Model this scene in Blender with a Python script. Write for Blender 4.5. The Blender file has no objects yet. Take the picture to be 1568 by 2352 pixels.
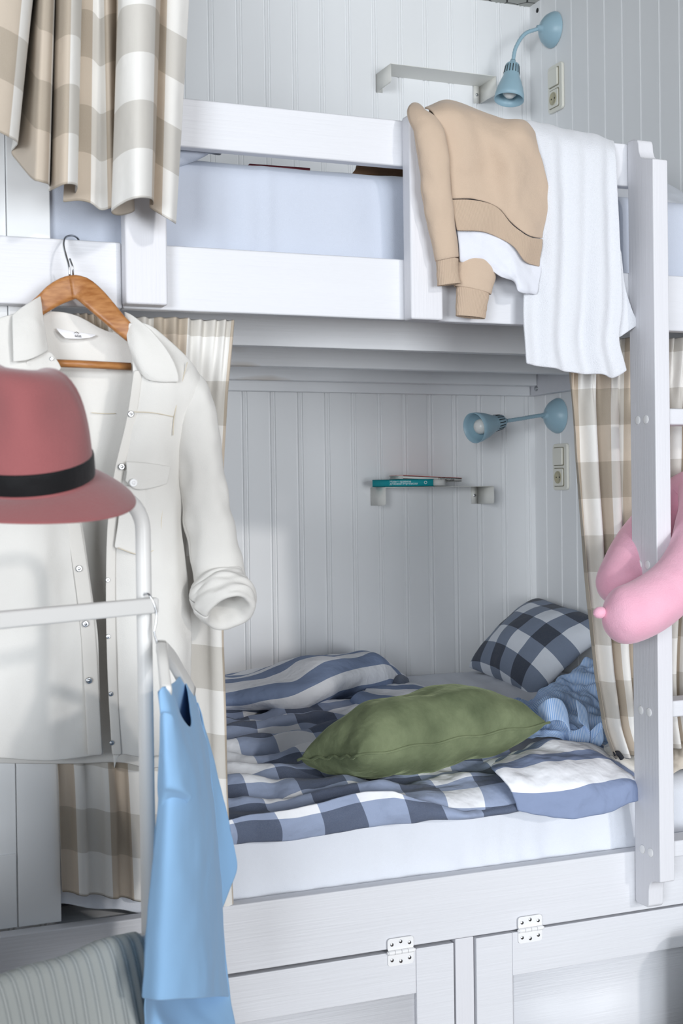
import bpy, bmesh, math, random
import numpy as np
from mathutils import Vector, noise
random.seed(7); np.random.seed(7)
S = bpy.context.scene
COL = S.collection
PI = math.pi
# ------------------------------------------------------------------ camera (solved from the room's lines)
W, H, FPX = 1568, 2352, 3037.39
YAW, PITCH, ROLL = 0.38680575, -0.01320041, -0.01353484
_f = np.array([math.sin(YAW)*math.cos(PITCH), math.cos(YAW)*math.cos(PITCH), math.sin(PITCH)])
_r = np.array([math.cos(YAW), -math.sin(YAW), 0.0]); _u = np.cross(_r, _f)
_c, _s = math.cos(ROLL), math.sin(ROLL)
M = np.array([_c*_r+_s*_u, -_s*_r+_c*_u, _f])
EYE = np.array([0, 0, 1.5])
def ray(px, py): return M.T @ np.array([(px-W/2)/FPX, -(py-H/2)/FPX, 1.0])
def P(px, py, Y):                      # point of the room on the plane y = Y
    v = ray(px, py); return EYE + v*(Y/v[1])
def PX(px, py, X): v = ray(px, py); return EYE + v*(X/v[0])
def PZ(px, py, Z): v = ray(px, py); return EYE + v*((Z-1.5)/v[2])
def zbed(y):
    t = min(1, max(0, (y-2.68)/.85)); t = t*t*(3-2*t); return .80+.095*t
def PB(px, py, h):                     # point h above the lower mattress
    z = .85
    for _ in range(12): q = PZ(px, py, z+h); z = zbed(q[1])
    return PZ(px, py, z+h)
def m_per_px(p): return float(M[2] @ (np.array(p)-EYE))/FPX
YF, YB, XR = 2.62, 3.915, 2.306        # bunk front plane, back wall, right wall
ZC = 3.14

# ------------------------------------------------------------------ materials
def lin(h):
    h = h.lstrip('#'); o = []
    for i in (0, 2, 4):
        c = int(h[i:i+2], 16)/255
        o.append(c/12.92 if c <= .04045 else ((c+.055)/1.055)**2.4)
    return (*o, 1.0)
class NT:
    def __init__(s, name):
        s.m = bpy.data.materials.new(name); s.m.use_nodes = True
        s.t = s.m.node_tree; s.b = s.t.nodes['Principled BSDF']
    def n(s, t, **k):
        x = s.t.nodes.new(t)
        for a, v in k.items(): setattr(x, a, v)
        return x
    def l(s, a, b): s.t.links.new(a, b)
    def math(s, op, a, b=None):
        x = s.n('ShaderNodeMath', operation=op)
        for i, v in enumerate((a, b)):
            if v is None: continue
            if isinstance(v, (int, float)): x.inputs[i].default_value = v
            else: s.l(v, x.inputs[i])
        return x.outputs[0]
    def mix(s, f, a, b):
        x = s.n('ShaderNodeMix', data_type='RGBA')
        if isinstance(f, (int, float)): x.inputs[0].default_value = f
        else: s.l(f, x.inputs[0])
        for i, v in ((6, a), (7, b)):
            if isinstance(v, tuple): x.inputs[i].default_value = v
            else: s.l(v, x.inputs[i])
        return x.outputs[2]
    def noise(s, scale, stretch=(1, 1, 1), detail=3, uv=False):
        tc = s.n('ShaderNodeTexCoord'); mp = s.n('ShaderNodeMapping')
        mp.inputs['Scale'].default_value = stretch
        s.l(tc.outputs['UV' if uv else 'Object'], mp.inputs[0])
        x = s.n('ShaderNodeTexNoise'); x.inputs['Scale'].default_value = scale; x.inputs['Detail'].default_value = detail
        s.l(mp.outputs[0], x.inputs[0]); return x.outputs[0]
    def bump(s, hs):
        prev = None
        for h, strength, dist in hs:
            x = s.n('ShaderNodeBump'); x.inputs['Strength'].default_value = strength; x.inputs['Distance'].default_value = dist
            s.l(h, x.inputs['Height'])
            if prev: s.l(prev, x.inputs['Normal'])
            prev = x.outputs[0]
        if prev: s.l(prev, s.b.inputs['Normal'])
def paint(name, col, rough=.45, var=.05, grain=(1, 1, 1), bump=.12, spec=.35):
    k = NT(name); c = lin(col)
    n1 = k.noise(6, grain, 5)
    dk = tuple(x*(1-var*2.2) for x in c[:3])+(1,)
    k.l(k.mix(n1, c, dk), k.b.inputs['Base Color'])
    k.b.inputs['Roughness'].default_value = rough; k.b.inputs['Specular IOR Level'].default_value = spec
    n2 = k.noise(45, grain, 4)
    k.bump([(n2, bump, .004)])
    return k.m
def cloth(name, col, col2=None, rough=.85, weave=900, wv=.25, wr=.25, wrs=14, sheen=.15, mott=.5, ms=5):
    k = NT(name); c = lin(col); c2 = lin(col2) if col2 else tuple(x*.9 for x in c[:3])+(1,)
    n0 = k.noise(ms, (1, 1, 1), 4)
    k.l(k.mix(k.math('MULTIPLY', n0, mott), c, c2), k.b.inputs['Base Color'])
    k.b.inputs['Roughness'].default_value = rough; k.b.inputs['Sheen Weight'].default_value = sheen
    k.b.inputs['Specular IOR Level'].default_value = .2
    k.bump([(k.noise(wrs, (1, 1, 1), 3), wr, .02), (k.noise(weave, (1, 1, 1), 1), wv, .002)])
    return k.m
def band(k, coord, period, off=0.0, duty=.5):
    f = k.math('FRACT', k.math('ADD', k.math('DIVIDE', coord, period), off))
    return k.math('LESS_THAN', f, duty)
def uvxy(k):
    tc = k.n('ShaderNodeTexCoord'); sp = k.n('ShaderNodeSeparateXYZ'); k.l(tc.outputs['UV'], sp.inputs[0])
    return sp.outputs[0], sp.outputs[1]
def gingham(name, white, mu, mv, dark, pu, pv, ou=0., ov=0., wr=.3, wrs=14, du=.5, dv=.5):
    k = NT(name); u, v = uvxy(k)
    a = band(k, u, pu, ou, du); b = band(k, v, pv, ov, dv)
    col = k.mix(a, k.mix(b, lin(white), lin(mv)), k.mix(b, lin(mu), lin(dark)))
    fine = k.noise(700, (1, 1, 1), 1)
    col = k.mix(k.math('MULTIPLY', fine, .12), col, (0.75, .75, .75, 1))
    k.l(col, k.b.inputs['Base Color']); k.b.inputs['Roughness'].default_value = .9
    k.b.inputs['Sheen Weight'].default_value = .1; k.b.inputs['Specular IOR Level'].default_value = .15
    k.bump([(k.noise(wrs, (1, 1, 1), 3), wr, .02), (k.noise(900, (1, 1, 1), 1), .2, .002)])
    return k.m
def stripes(name, c1, c2, period, axis=1, off=0., duty=.5, wr=.3, wrs=14, weave=.2):
    k = NT(name); uv = uvxy(k)
    a = band(k, uv[axis], period, off, duty)
    col = k.mix(a, lin(c1), lin(c2))
    k.l(col, k.b.inputs['Base Color']); k.b.inputs['Roughness'].default_value = .9
    k.b.inputs['Specular IOR Level'].default_value = .15
    k.bump([(k.noise(wrs, (1, 1, 1), 3), wr, .02), (k.noise(900, (1, 1, 1), 1), weave, .002)])
    return k.m
def plain(name, col, rough=.4, metal=0., spec=.5):
    k = NT(name); k.b.inputs['Base Color'].default_value = lin(col)
    k.b.inputs['Roughness'].default_value = rough; k.b.inputs['Metallic'].default_value = metal
    k.b.inputs['Specular IOR Level'].default_value = spec
    return k.m
MT = {}
MT['wall'] = paint('beadboard_paint', '#f3f4f5', .5, .03, (1, 1, .05), .06)
MT['white_wood'] = paint('white_painted_wood', '#dfe0e5', .42, .03, (.15, 4, 4), .25)
MT['white_wood_v'] = paint('white_painted_wood_upright', '#dfdfe4', .42, .03, (4, 4, .15), .2)
MT['metal_white'] = paint('white_enamel', '#efeff0', .35, .02, (1, 1, 1), .02)
MT['steel'] = plain('steel', '#b8babd', .22, 1.0)
MT['dark'] = plain('dark_hole', '#17181a', .7)

# pine with knots, thin white wash
def pine():
    k = NT('whitewashed_pine'); c = lin('#f0f1f3')
    kn = k.noise(5.5, (.55, 1, 1.6), 2)
    r = k.n('ShaderNodeValToRGB'); r.color_ramp.elements[0].position = .63; r.color_ramp.elements[1].position = .72
    k.l(kn, r.inputs[0])
    k.l(k.mix(k.math('MULTIPLY', r.outputs[0], .55), c, lin('#b39a78')), k.b.inputs['Base Color'])
    k.b.inputs['Roughness'].default_value = .5
    k.bump([(k.noise(30, (.1, 3, 3), 4), .3, .004)])
    return k.m
MT['pine'] = pine()
def woodm(name, c1, c2, stretch=(1, 6, 6), scale=18, rough=.4):
    k = NT(name); n = k.noise(scale, stretch, 6)
    r = k.n('ShaderNodeValToRGB'); r.color_ramp.elements[0].position = .35; r.color_ramp.elements[1].position = .68
    r.color_ramp.elements[0].color = lin(c1); r.color_ramp.elements[1].color = lin(c2)
    k.l(n, r.inputs[0]); k.l(r.outputs[0], k.b.inputs['Base Color']); k.b.inputs['Roughness'].default_value = rough
    k.bump([(n, .15, .002)])
    return k.m
MT['hanger'] = woodm('beech_wood', '#99602f', '#bb8450', (1, 5, 5), 25)
MT['floor'] = woodm('floor_boards', '#4f4034', '#655445', (1, 8, 8), 6)
MT['ceil'] = None

# ------------------------------------------------------------------ objects
ORG = {}
def thing(name, label, cat, loc, group=None):
    o = bpy.data.objects.new(name, None); COL.objects.link(o); o.empty_display_size = .05
    o.location = Vector(loc); o['label'] = label; o['category'] = cat
    if group: o['group'] = group
    ORG[o] = np.array(loc, float); return o
def tag(o, label, cat, group=None, kind=None):
    o['label'] = label; o['category'] = cat
    if group: o['group'] = group
    if kind: o['kind'] = kind
    return o
def struct(o): o['kind'] = 'structure'; return o
def mk(name, V, F, mat, parent=None, loc=None, uv=None, smooth=True, bevel=0, solid=0, sub=0, off=0., fsm=None, label=None):
    V = np.array(V, float)
    if parent is not None: org = ORG[parent]
    elif loc is not None: org = np.array(loc, float)
    else: org = np.array([(V[:, 0].min()+V[:, 0].max())/2, (V[:, 1].min()+V[:, 1].max())/2, V[:, 2].min()])
    me = bpy.data.meshes.new(name); me.from_pydata((V-org).tolist(), [], [list(f) for f in F])
    if uv is not None:
        l = me.uv_layers.new(name='UVMap')
        vi = np.zeros(len(me.loops), int); me.loops.foreach_get('vertex_index', vi)
        l.data.foreach_set('uv', np.array(uv, float)[vi].ravel())
    me.materials.append(mat)
    bm = bmesh.new(); bm.from_mesh(me); bmesh.ops.recalc_face_normals(bm, faces=bm.faces)
    bm.to_mesh(me); bm.free()
    if smooth: me.polygons.foreach_set('use_smooth', [True]*len(me.polygons))
    o = bpy.data.objects.new(name, me); COL.objects.link(o)
    if parent is not None: o.parent = parent
    else: o.location = Vector(org)
    ORG[o] = org
    if solid:
        m = o.modifiers.new('Solidify', 'SOLIDIFY'); m.thickness = solid; m.offset = off
    if bevel:
        m = o.modifiers.new('Bevel', 'BEVEL'); m.width = bevel; m.segments = 2; m.limit_method = 'ANGLE'; m.angle_limit = .7
        m.harden_normals = False
        w = o.modifiers.new('WeightedNormal', 'WEIGHTED_NORMAL'); w.keep_sharp = True
    if sub:
        m = o.modifiers.new('Subdivision', 'SUBSURF'); m.levels = sub; m.render_levels = sub
    if label: o['label'] = label
    return o
class MB:
    def __init__(s): s.V = []; s.F = []
    def add(s, V, F):
        n = len(s.V); s.V += [tuple(map(float, v)) for v in V]; s.F += [tuple(i+n for i in f) for f in F]; return s
    def box(s, x0, x1, y0, y1, z0, z1):
        V = [(x, y, z) for z in (z0, z1) for y in (y0, y1) for x in (x0, x1)]
        return s.add(V, [(0, 2, 3, 1), (4, 5, 7, 6), (0, 1, 5, 4), (2, 6, 7, 3), (0, 4, 6, 2), (1, 3, 7, 5)])
    def prism(s, poly, axis, a, b):        # poly in the two other axes
        n = len(poly); V = []
        for t in (a, b):
            for p, q in poly:
                V.append({'x': (t, p, q), 'y': (p, t, q), 'z': (p, q, t)}[axis])
        F = [tuple(range(n-1, -1, -1)), tuple(range(n, 2*n))]+[(i, (i+1) % n, n+(i+1) % n, n+i) for i in range(n)]
        return s.add(V, F)
    def loft(s, rings, cap=True, closed=True):
        n = len(rings[0]); V = [p for r in rings for p in r]; F = []
        for j in range(len(rings)-1):
            for i in range(n if closed else n-1):
                F.append((j*n+i, j*n+(i+1) % n, (j+1)*n+(i+1) % n, (j+1)*n+i))
        if cap: F += [tuple(range(n-1, -1, -1)), tuple(range((len(rings)-1)*n, len(rings)*n))]
        return s.add(V, F)
    def tube(s, path, r, n=10, cap=True, sx=1.0):
        path = [np.array(p, float) for p in path]; rings = []
        rr = r if hasattr(r, '__len__') else [r]*len(path)
        ref = None
        for i, p in enumerate(path):
            t = path[min(i+1, len(path)-1)]-path[max(i-1, 0)]; t = t/np.linalg.norm(t)
            if ref is None:
                ref = np.array([0, 0, 1.]) if abs(t[2]) < .9 else np.array([1., 0, 0])
            a = ref-t*(ref@t); a /= np.linalg.norm(a); ref = a; b = np.cross(t, a)
            rings.append([p+rr[i]*(math.cos(k*2*PI/n)*a*sx+math.sin(k*2*PI/n)*b) for k in range(n)])
        return s.loft(rings, cap)
    def disc(s, c, nrm, r, h, n=16, dome=0.):
        c = np.array(c, float); nrm = np.array(nrm, float); nrm /= np.linalg.norm(nrm)
        a = np.cross(nrm, [0, 0, 1.]) if abs(nrm[2]) < .9 else np.cross(nrm, [1., 0, 0]); a /= np.linalg.norm(a); b = np.cross(nrm, a)
        rg = lambda rad, z: [c+nrm*z+rad*(math.cos(k*2*PI/n)*a+math.sin(k*2*PI/n)*b) for k in range(n)]
        L = [rg(r, 0), rg(r, h*.6), rg(r*.86, h)]
        if dome: L += [rg(r*.5, h+dome*.8), rg(r*.1, h+dome)]
        return s.loft(L)
    def lathe(s, prof, c, ax, n=40, e1=None, cap=False):      # prof = [(radius, along axis)]
        c = np.array(c, float); ax = np.array(ax, float); ax /= np.linalg.norm(ax)
        if e1 is None:
            e1 = np.cross(ax, [0, 0, 1.]) if abs(ax[2]) < .9 else np.cross(ax, [1., 0, 0])
        e1 = np.array(e1, float); e1 -= ax*(e1@ax); e1 /= np.linalg.norm(e1); e2 = np.cross(ax, e1)
        return s.loft([[c+ax*z+r*(math.cos(k*2*PI/n)*e1+math.sin(k*2*PI/n)*e2) for k in range(n)] for r, z in prof], cap)
    def build(s, name, mat, parent=None, **k): return mk(name, s.V, s.F, mat, parent, **k)

def cr(pts, n, arc=True):                  # Catmull-Rom resample to n+1 points
    pts = np.array(pts, float); m = len(pts)
    if m == 1: return np.repeat(pts, n+1, 0)
    d = np.r_[0, np.cumsum(np.linalg.norm(np.diff(pts, axis=0), axis=1)+1e-9)] if arc else np.arange(m, dtype=float)
    t = np.linspace(0, d[-1], n+1); out = []
    tan = np.zeros_like(pts)
    for i in range(m):
        a, b = max(i-1, 0), min(i+1, m-1); tan[i] = (pts[b]-pts[a])/(d[b]-d[a])
    for x in t:
        i = min(max(np.searchsorted(d, x)-1, 0), m-2); h = d[i+1]-d[i]; s = (x-d[i])/h
        out.append((2*s**3-3*s**2+1)*pts[i]+(s**3-2*s**2+s)*h*tan[i]+(-2*s**3+3*s**2)*pts[i+1]+(s**3-s**2)*h*tan[i+1])
    return np.array(out)
def grid_from_rows(rows, nu, nv, px=True, yoff=0.):
    R = [cr([P(a, b, c+yoff) if px else (a, b, c) for a, b, c in r], nu) for r in rows]
    R = np.array(R)
    return np.stack([cr(R[:, i], nv, True) for i in range(nu+1)], 1)      # [nv+1][nu+1][3]
def grid_normals(G):
    du = np.gradient(G, axis=1); dv = np.gradient(G, axis=0)
    n = np.cross(du, dv); return n/(np.linalg.norm(n, axis=2, keepdims=True)+1e-12)
def grid_uv(G, perrow=False):
    du = np.linalg.norm(np.diff(G, axis=1), axis=2); dv = np.linalg.norm(np.diff(G, axis=0), axis=2)
    if not perrow:
        du = np.repeat(du.mean(0, keepdims=True), G.shape[0], 0); dv = np.repeat(dv.mean(1, keepdims=True), G.shape[1], 1)
    u = np.concatenate([np.zeros((G.shape[0], 1)), np.cumsum(du, 1)], 1)
    v = np.concatenate([np.zeros((1, G.shape[1])), np.cumsum(dv, 0)], 0)
    return np.stack([u, v], 2)
def fbm(p, s, seed=0.): return noise.fractal(Vector((p[0]*s+seed, p[1]*s-seed*.7, p[2]*s+seed*.3)), 1.0, 2.0, 3)
def crumple(G, amp, s, seed=0., aniso=(1, 1, 1), mask=None):
    N = grid_normals(G); A = np.zeros(G.shape[:2])
    for j in range(G.shape[0]):
        for i in range(G.shape[1]): A[j, i] = fbm(G[j, i]*np.array(aniso), s, seed)
    if mask is not None: A = A*mask
    return G+N*(A*amp)[..., None]
def mkgrid(name, G, mat, parent=None, uv=None, uvs=(1, 1), solid=.003, sub=1, off=0., closed_u=False, **k):
    nv, nu = G.shape[:2]
    UV = grid_uv(G) if uv is None else uv
    UV = (UV*np.array(uvs)).reshape(-1, 2)
    F = [(j*nu+i, j*nu+i+1, (j+1)*nu+i+1, (j+1)*nu+i) for j in range(nv-1) for i in range(nu-1)]
    return mk(name, G.reshape(-1, 3), F, mat, parent, uv=UV, solid=solid, sub=sub, off=off, **k)
def sleeve(path, hw, depth, n=28, steps=None, wob=.0, seed=0., lip=None):
    """tube of cloth: path of (px,py,Y), half width in px, half depth in m; returns a grid closed round u"""
    pts = np.array([P(*p) for p in path]); w = np.array([h*m_per_px(p) for h, p in zip(hw, pts)]); d = np.array(depth if hasattr(depth, '__len__') else [depth]*len(path))
    k = steps or len(path)*5
    Q = cr(np.c_[pts, w, d], k); rings = []
    for i in range(len(Q)):
        p = Q[i, :3]; t = Q[min(i+1, k), :3]-Q[max(i-1, 0), :3]; t /= np.linalg.norm(t)
        b = np.array([0, -1., 0]); b -= t*(b@t); b /= np.linalg.norm(b); a = np.cross(t, b)
        ring = []
        for q in range(n+1):
            an = q*2*PI/n; ca, sa = math.cos(an), math.sin(an)
            e = 1+wob*noise.noise(Vector((ca*1.5+seed, sa*1.5, i*.35)))
            ring.append(p+a*Q[i, 3]*ca*e+b*Q[i, 4]*sa*e)
        rings.append(ring)
    G = np.array(rings)
    if lip:
        c = G[-1].mean(0); t = Q[-1, :3]-Q[-2, :3]; t /= np.linalg.norm(t)
        for s_, back in lip: G = np.concatenate([G, ((G[len(rings)-1]-c)*s_+c-t*back)[None]], 0)
    return G
def poly_plate(pts, Y, thick, yo=None):    # plate traced in the plane y = Y
    return [(p[0], p[2]) for p in (P(a, b, Y) for a, b in pts)]

# ================================================================== THE SETTING
def beadboard_x(x0, x1, y, z0, z1, g0, pitch, back):
    prof = [(x0, y)]; k = math.floor((x0-g0)/pitch)+1; g = g0+k*pitch
    while g < x1-.02:
        prof += [(g-.012, y), (g-.010, y+.005), (g-.006, y+.005), (g-.004, y+.0005), (g+.0015, y-.0012), (g+.005, y+.0005), (g+.0065, y+.0035), (g+.0095, y+.0035), (g+.011, y)]
        g += pitch
    prof += [(x1, y)]; return prof
pr = beadboard_x(-.6, XR, YB, 0, ZC, 2.279, .0914, .05)
b = MB(); b.prism([(x, y) for x, y in pr]+[(XR, YB+.06), (-.6, YB+.06)], 'z', 0, ZC)
struct(b.build('wall_back', MT['wall'], smooth=False))
prof = [(YB, XR)]; g = 3.841
while g > 1.95:
    prof += [(g+.0035, XR), (g+.0012, XR+.005), (g-.0012, XR+.005), (g-.0035, XR)]; g -= .0932
prof += [(1.9, XR)]
b = MB(); b.prism([(x, y) for y, x in prof]+[(XR+.08, 1.9), (XR+.08, YB)], 'z', 0, ZC)
# bored screw hole
struct(b.build('wall_right', MT['wall'], smooth=False))
h = PX(1234, 24, XR); MB().disc(h-np.array([.0005, 0, 0]), (-1, 0, 0), .008, .0012).build('screw_hole', MT['dark'])
k = NT('grey_stone_ceiling'); n = k.noise(9, (1, 1, 1), 4); v = k.n('ShaderNodeTexVoronoi', feature='DISTANCE_TO_EDGE'); v.inputs['Scale'].default_value = 14
tc = k.n('ShaderNodeTexCoord'); k.l(tc.outputs['Object'], v.inputs[0])
k.l(k.mix(k.math('LESS_THAN', v.outputs[0], k.math('MULTIPLY', n, .07)), lin('#b4b5b0'), lin('#2c2b2a')), k.b.inputs['Base Color'])
k.b.inputs['Roughness'].default_value = .8; MT['ceil'] = k.m
struct(MB().box(-.6, XR+.08, .4, YB+.06, ZC, ZC+.05).build('ceiling', MT['ceil'], smooth=False))
struct(MB().box(-.16, -.12, 1.05, 2.6, 0, 1.15).build('left_light_blocker', MT['wall'], smooth=False))  # unseen low blocker, added to keep light off the lower left
struct(MB().box(-5.2, 5.0, -7.2, YB+.06, -.05, 0).build('floor', MT['floor'], smooth=False))
# panelled wall closing the bunk on the left
xl = P(125, 1115, 2.656)[0]; xs = P(38, 1900, 2.656)[0]
b = MB()
b.box(xs+.0015, xl, 2.656, 2.669, .653, ZC); b.box(-.6, xs, 2.662, 2.669, .78, ZC); b.box(-.6, xs-.0015, 2.657, 2.669, .653, .7985)
for i in range(1, 8): b.box(xs-.0015-.0914*i-.0015, xs-.0914*i, 2.658, 2.669, .80, ZC)
struct(MB().box(xl-.085, xl-.065, 2.674, YB-.002, .645, ZC-.001).build('wall_left_return', MT['wall'], smooth=False))  # return of the left wall, behind the panel
struct(b.build('wall_left', MT['wall'], smooth=False, bevel=.0015))
h = globals().get('screw_hole')
o = bpy.data.objects['screw_hole']; o['kind'] = 'structure'; o.name = 'wall_screw_hole'  # dark disc for the bored screw hole in the right wall

# ================================================================== BUNK BED
zG1, zG0 = 2.312, 2.2125; zR1, zR0 = 2.0105, 1.8785; zB1, zB0 = .6505, .508
bunk = thing('bunk_bed', 'white painted built-in double bunk bed with cupboards in its base', 'bunk bed', (1.3, YF, 0))
pxl = P(288, 600, 2.58)[0]; pxr = P(385, 600, 2.58)[0]; qxl = P(943, 600, 2.58)[0]; qxr = P(1018, 700, 2.58)[0]
XE = XR-.002
MB().box(pxl, P(1447, 1200, YF)[0]+.03, YF, YF+.03, zG0, zG1).build('guard_rail', MT['white_wood'], bunk, bevel=.004)
b = MB(); b.box(-.6, pxl+.002, YF, YF+.03, zR0, zR1); b.build('side_rail', MT['white_wood'], bunk, bevel=.004)
MB().box(pxl+.003, XE, YF, YF+.03, zR0, zR1).build('side_rail', MT['white_wood'], bunk, bevel=.004)
MB().box(pxl, pxr, YF-.04, YF-.001, zR0+.004, zG1+.4).build('post', MT['white_wood_v'], bunk, bevel=.005)
MB().box(qxl, qxr, YF-.04, YF-.001, zR0-.003, zG1+.004).build('post', MT['white_wood_v'], bunk, bevel=.005)
for y_, t_, z_ in ((3.02, .035, 1.86), (3.49, .035, 1.86), (YB-.075, .04, 1.854)):
    MB().box(xl+.002, XE-.03, y_, y_+t_, z_, 1.955).build('joist', MT['pine'], bunk, bevel=.003)
MB().box(xl+.002, XE-.03, YB-.03, YB-.003, 1.8235, 1.955).build('ledger_board', MT['pine'], bunk, bevel=.003)
c = MB().box(XE-.028, XE, YF+.035, YB-.004, 1.8235, 1.90).build('wall_cleat', MT['white_wood'], bunk, bevel=.003)
bp = PX(1228, 893, XE-.028); MB().disc(bp+np.array([0, -.01, 0]), (-1, 0, 0), .009, .004).build('bolt_head', MT['steel'], c)
MB().box(xl+.002, XE, YF+.032, YB-.004, 1.956, 1.974).build('bed_base', MT['pine'], bunk, bevel=.002)
MB().box(-.6, XE, YF, YF+.035, zB0, zB1).build('base_board', MT['white_wood'], bunk, bevel=.003)
MB().box(xl, XE, YF+.036, YB-.004, .60, .635).build('lower_bed_base', MT['pine'], bunk)
dxs, dxe = P(1047, 2250, YF)[0], P(1089, 2250, YF)[0]
MB().box(dxs, dxe, YF+.001, YF+.035, .02, zB0-.0005).build('centre_stile', MT['white_wood_v'], bunk, bevel=.002)
MB().box(-.6, XE, YF+.05, YF+.07, .02, zB0-.01).build('cupboard_back', MT['white_wood'], bunk)
def door(x0, x1, zt, lefts, tilt=0.):
    st = .092
    b = MB()
    b.box(x0, x0+st, YF-.004, YF+.02, .03, zt); b.box(x1-st, x1, YF-.004, YF+.02, .03, zt)
    b.box(x0+st+.0005, x1-st-.0005, YF-.0035, YF+.02, zt-.098, zt); b.box(x0+st, x1-st, YF-.0035, YF+.02, .03, .12)
    d = b.build('cupboard_door', MT['white_wood'], bunk, bevel=.0018)
    MB().box(x0+st-.004, x1-st+.004, YF+.006, YF+.014, .11, zt-.09).build('door_panel', MT['white_wood'], d)
    return d
def hinge(d, px, py):
    c = P(px, py, YF-.004); w = .031; y0 = YF-.0065
    b = MB()
    def plate(z0, z1):
        r = .007; pts = []
        for cx, cz, a0 in ((c[0]+w-r, z1-r, 0), (c[0]-w+r, z1-r, 90), (c[0]-w+r, z0+r, 180), (c[0]+w-r, z0+r, 270)):
            for q in range(5): a = math.radians(a0+q*22.5); pts.append((cx+r*math.cos(a), cz+r*math.sin(a)))
        b.prism(pts, 'y', y0, y0+.0025)
    plate(c[2]+.002, c[2]+.030); plate(c[2]-.030, c[2]-.002)
    for i in range(4):
        x0 = c[0]-w+i*w/2
        b.tube([(x0+.0006, y0-.002, c[2]), (x0+w/2-.0006, y0-.002, c[2])], .0052, 12)
    b.tube([(c[0]-w-.002, y0-.002, c[2]), (c[0]+w+.003, y0-.002, c[2])], .003, 10)
    hg = b.build('hinge', MT['metal_white'], d, smooth=False, label='white metal butt hinge')
    for sx, sz in ((-.021, .017), (0, .0215), (.021, .0165), (-.021, -.017), (0, -.0215), (.021, -.0165)):
        MB().disc((c[0]+sx, y0+.0002, c[2]+sz), (0, -1, 0), .0042, .0012, 12).build('hinge_screw', MT['steel'], d)
d1 = door(.30, P(1041, 2250, YF)[0], zB0-.006, True)
hinge(d1, 919, 2184)
d2 = door(dxe+.004, XE-.1, zB0-.004, False)
hinge(d2, 1216, 2133)

# ------------------------------------------------------------------ ladder
lad = thing('bunk_ladder', 'white wooden ladder hooked on the bunk, pink pillow round it', 'ladder', (2.02, 2.57, .4))
def stile(x0, x1):
    y1, y0 = YF-.002, 2.519; zt = 2.317; zb = .435+.11
    pf = [(y1, .455+.075), (y1-.010, .452+.07), (y1-.05, .452+.07)]
    # bottom toe then curved notch up to the front part
    for q in range(7):
        a = PI+q*(-PI/2)/6
        pf.append((y0+.018+.0+.028+.028*math.cos(a)-.0, .572+.028*math.sin(a)+.02)) if False else None
    pf = [(y1, .535), (y1-.006, .531), (y1-.048, .531), (y1-.054, .537), (y1-.055, .572), (y1-.058, .585), (y1-.066, .594), (y1-.076, .598), (y0, .602),
          (y0, 2.253), (y1-.062, 2.262), (y1-.052, 2.27), (y1-.046, 2.284), (y1-.044, 2.302), (y1-.040, 2.310), (y1-.02, 2.316), (y1, 2.316)]
    b = MB(); b.prism(pf, 'x', x0, x1); return b
lx0 = P(1440, 345, YF)[0]; lx0 = (P(1447, 1200, YF)[0]+P(1440, 345, YF)[0])/2; lx1 = lx0+.041
st = stile(lx0, lx1).build('side_rail', MT['white_wood_v'], lad, bevel=.003)
stile(lx0+.40, lx1+.40).build('side_rail', MT['white_wood_v'], lad, bevel=.003)
for i, py in enumerate((957, 1290, 1628, 1950)):
    z = P(1556, py, 2.535)[2]
    MB().box(lx1-.002, lx0+.402, 2.535, 2.60, z-.019, z+.019).build('rung', MT['white_wood'], lad, bevel=.004)
    for yy in (2.555, 2.587):
        MB().disc((lx0, yy, z-.006), (-1, 0, 0), .0105, .002, 16, .001).build('screw_cap', MT['metal_white'], lad)

# ================================================================== WALL FITTINGS
def lamp(name, label, base, path, shade_ax, shade_len=.115):
    t = thing(name, label, 'lamp', base, 'pale blue gooseneck wall lamps')
    blue = MT['blue_metal']
    MB().lathe([(.058, 0), (.058, .004), (.055, .012), (.046, .026), (.032, .038), (.018, .045), (.011, .047), (.009, .06), (.0001, .06)], np.array(base), (-1, 0, 0), 40).build('wall_plate', blue, t)
    pth = cr(path, 40)
    b = MB(); rr = [.0062+.0006*math.sin(i*2.6) for i in range(len(pth))]
    b.tube(pth, rr, 12); b.build('gooseneck', blue, t)
    e = np.array(path[-1], float); ax = np.array(shade_ax, float); ax /= np.linalg.norm(ax)
    sh = MB().lathe([(.0001, -.012), (.0085, -.012), (.0095, -.004), (.010, .0), (.020, .003), (.0225, .006), (.0265, .045), (.033, .062), (.041, .085), (.0465, .110), (.048, .128), (.0465, .128), (.044, .110), (.031, .064), (.020, .045), (.0001, .045)], e, ax, 44).build('lamp_shade', blue, t)
    s = MB(); e1 = np.cross(ax, [0, 0, 1.] if abs(ax[2]) < .9 else [0, 1., 0]); e1 /= np.linalg.norm(e1); e2 = np.cross(ax, e1)
    for q in range(16):
        a = q*2*PI/16; d = math.cos(a)*e1+math.sin(a)*e2
        s.tube([e+ax*.011+d*.0226, e+ax*.038+d*.0256], .0016, 6)
    s.build('vent_slots', MT['dark'], sh, label='dark vent slots round the neck of the shade')
    b = MB(); b.lathe([(.0001, .04), (.013, .04), (.013, .06), (.02, .075), (.0245, .09), (.022, .108), (.012, .118), (.0001, .12)], e, ax, 24)
    b.build('bulb', MT['bulb'], t)
    return t
MT['blue_metal'] = plain('pale_blue_enamel', '#9dbcca', .38, 0., .45)
MT['bulb'] = plain('frosted_bulb', '#e6e6e2', .35)
b1 = PX(1272, 68, XR); b1 = np.array([XR-.001, b1[1]+.004, b1[2]])
Yl = 3.72
lp = [b1+np.array([-.045, 0, .004]), P(1235, 66, b1[1]), P(1205, 78, b1[1]), P(1184, 110, b1[1]), P(1177, 146, b1[1])]
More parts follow.
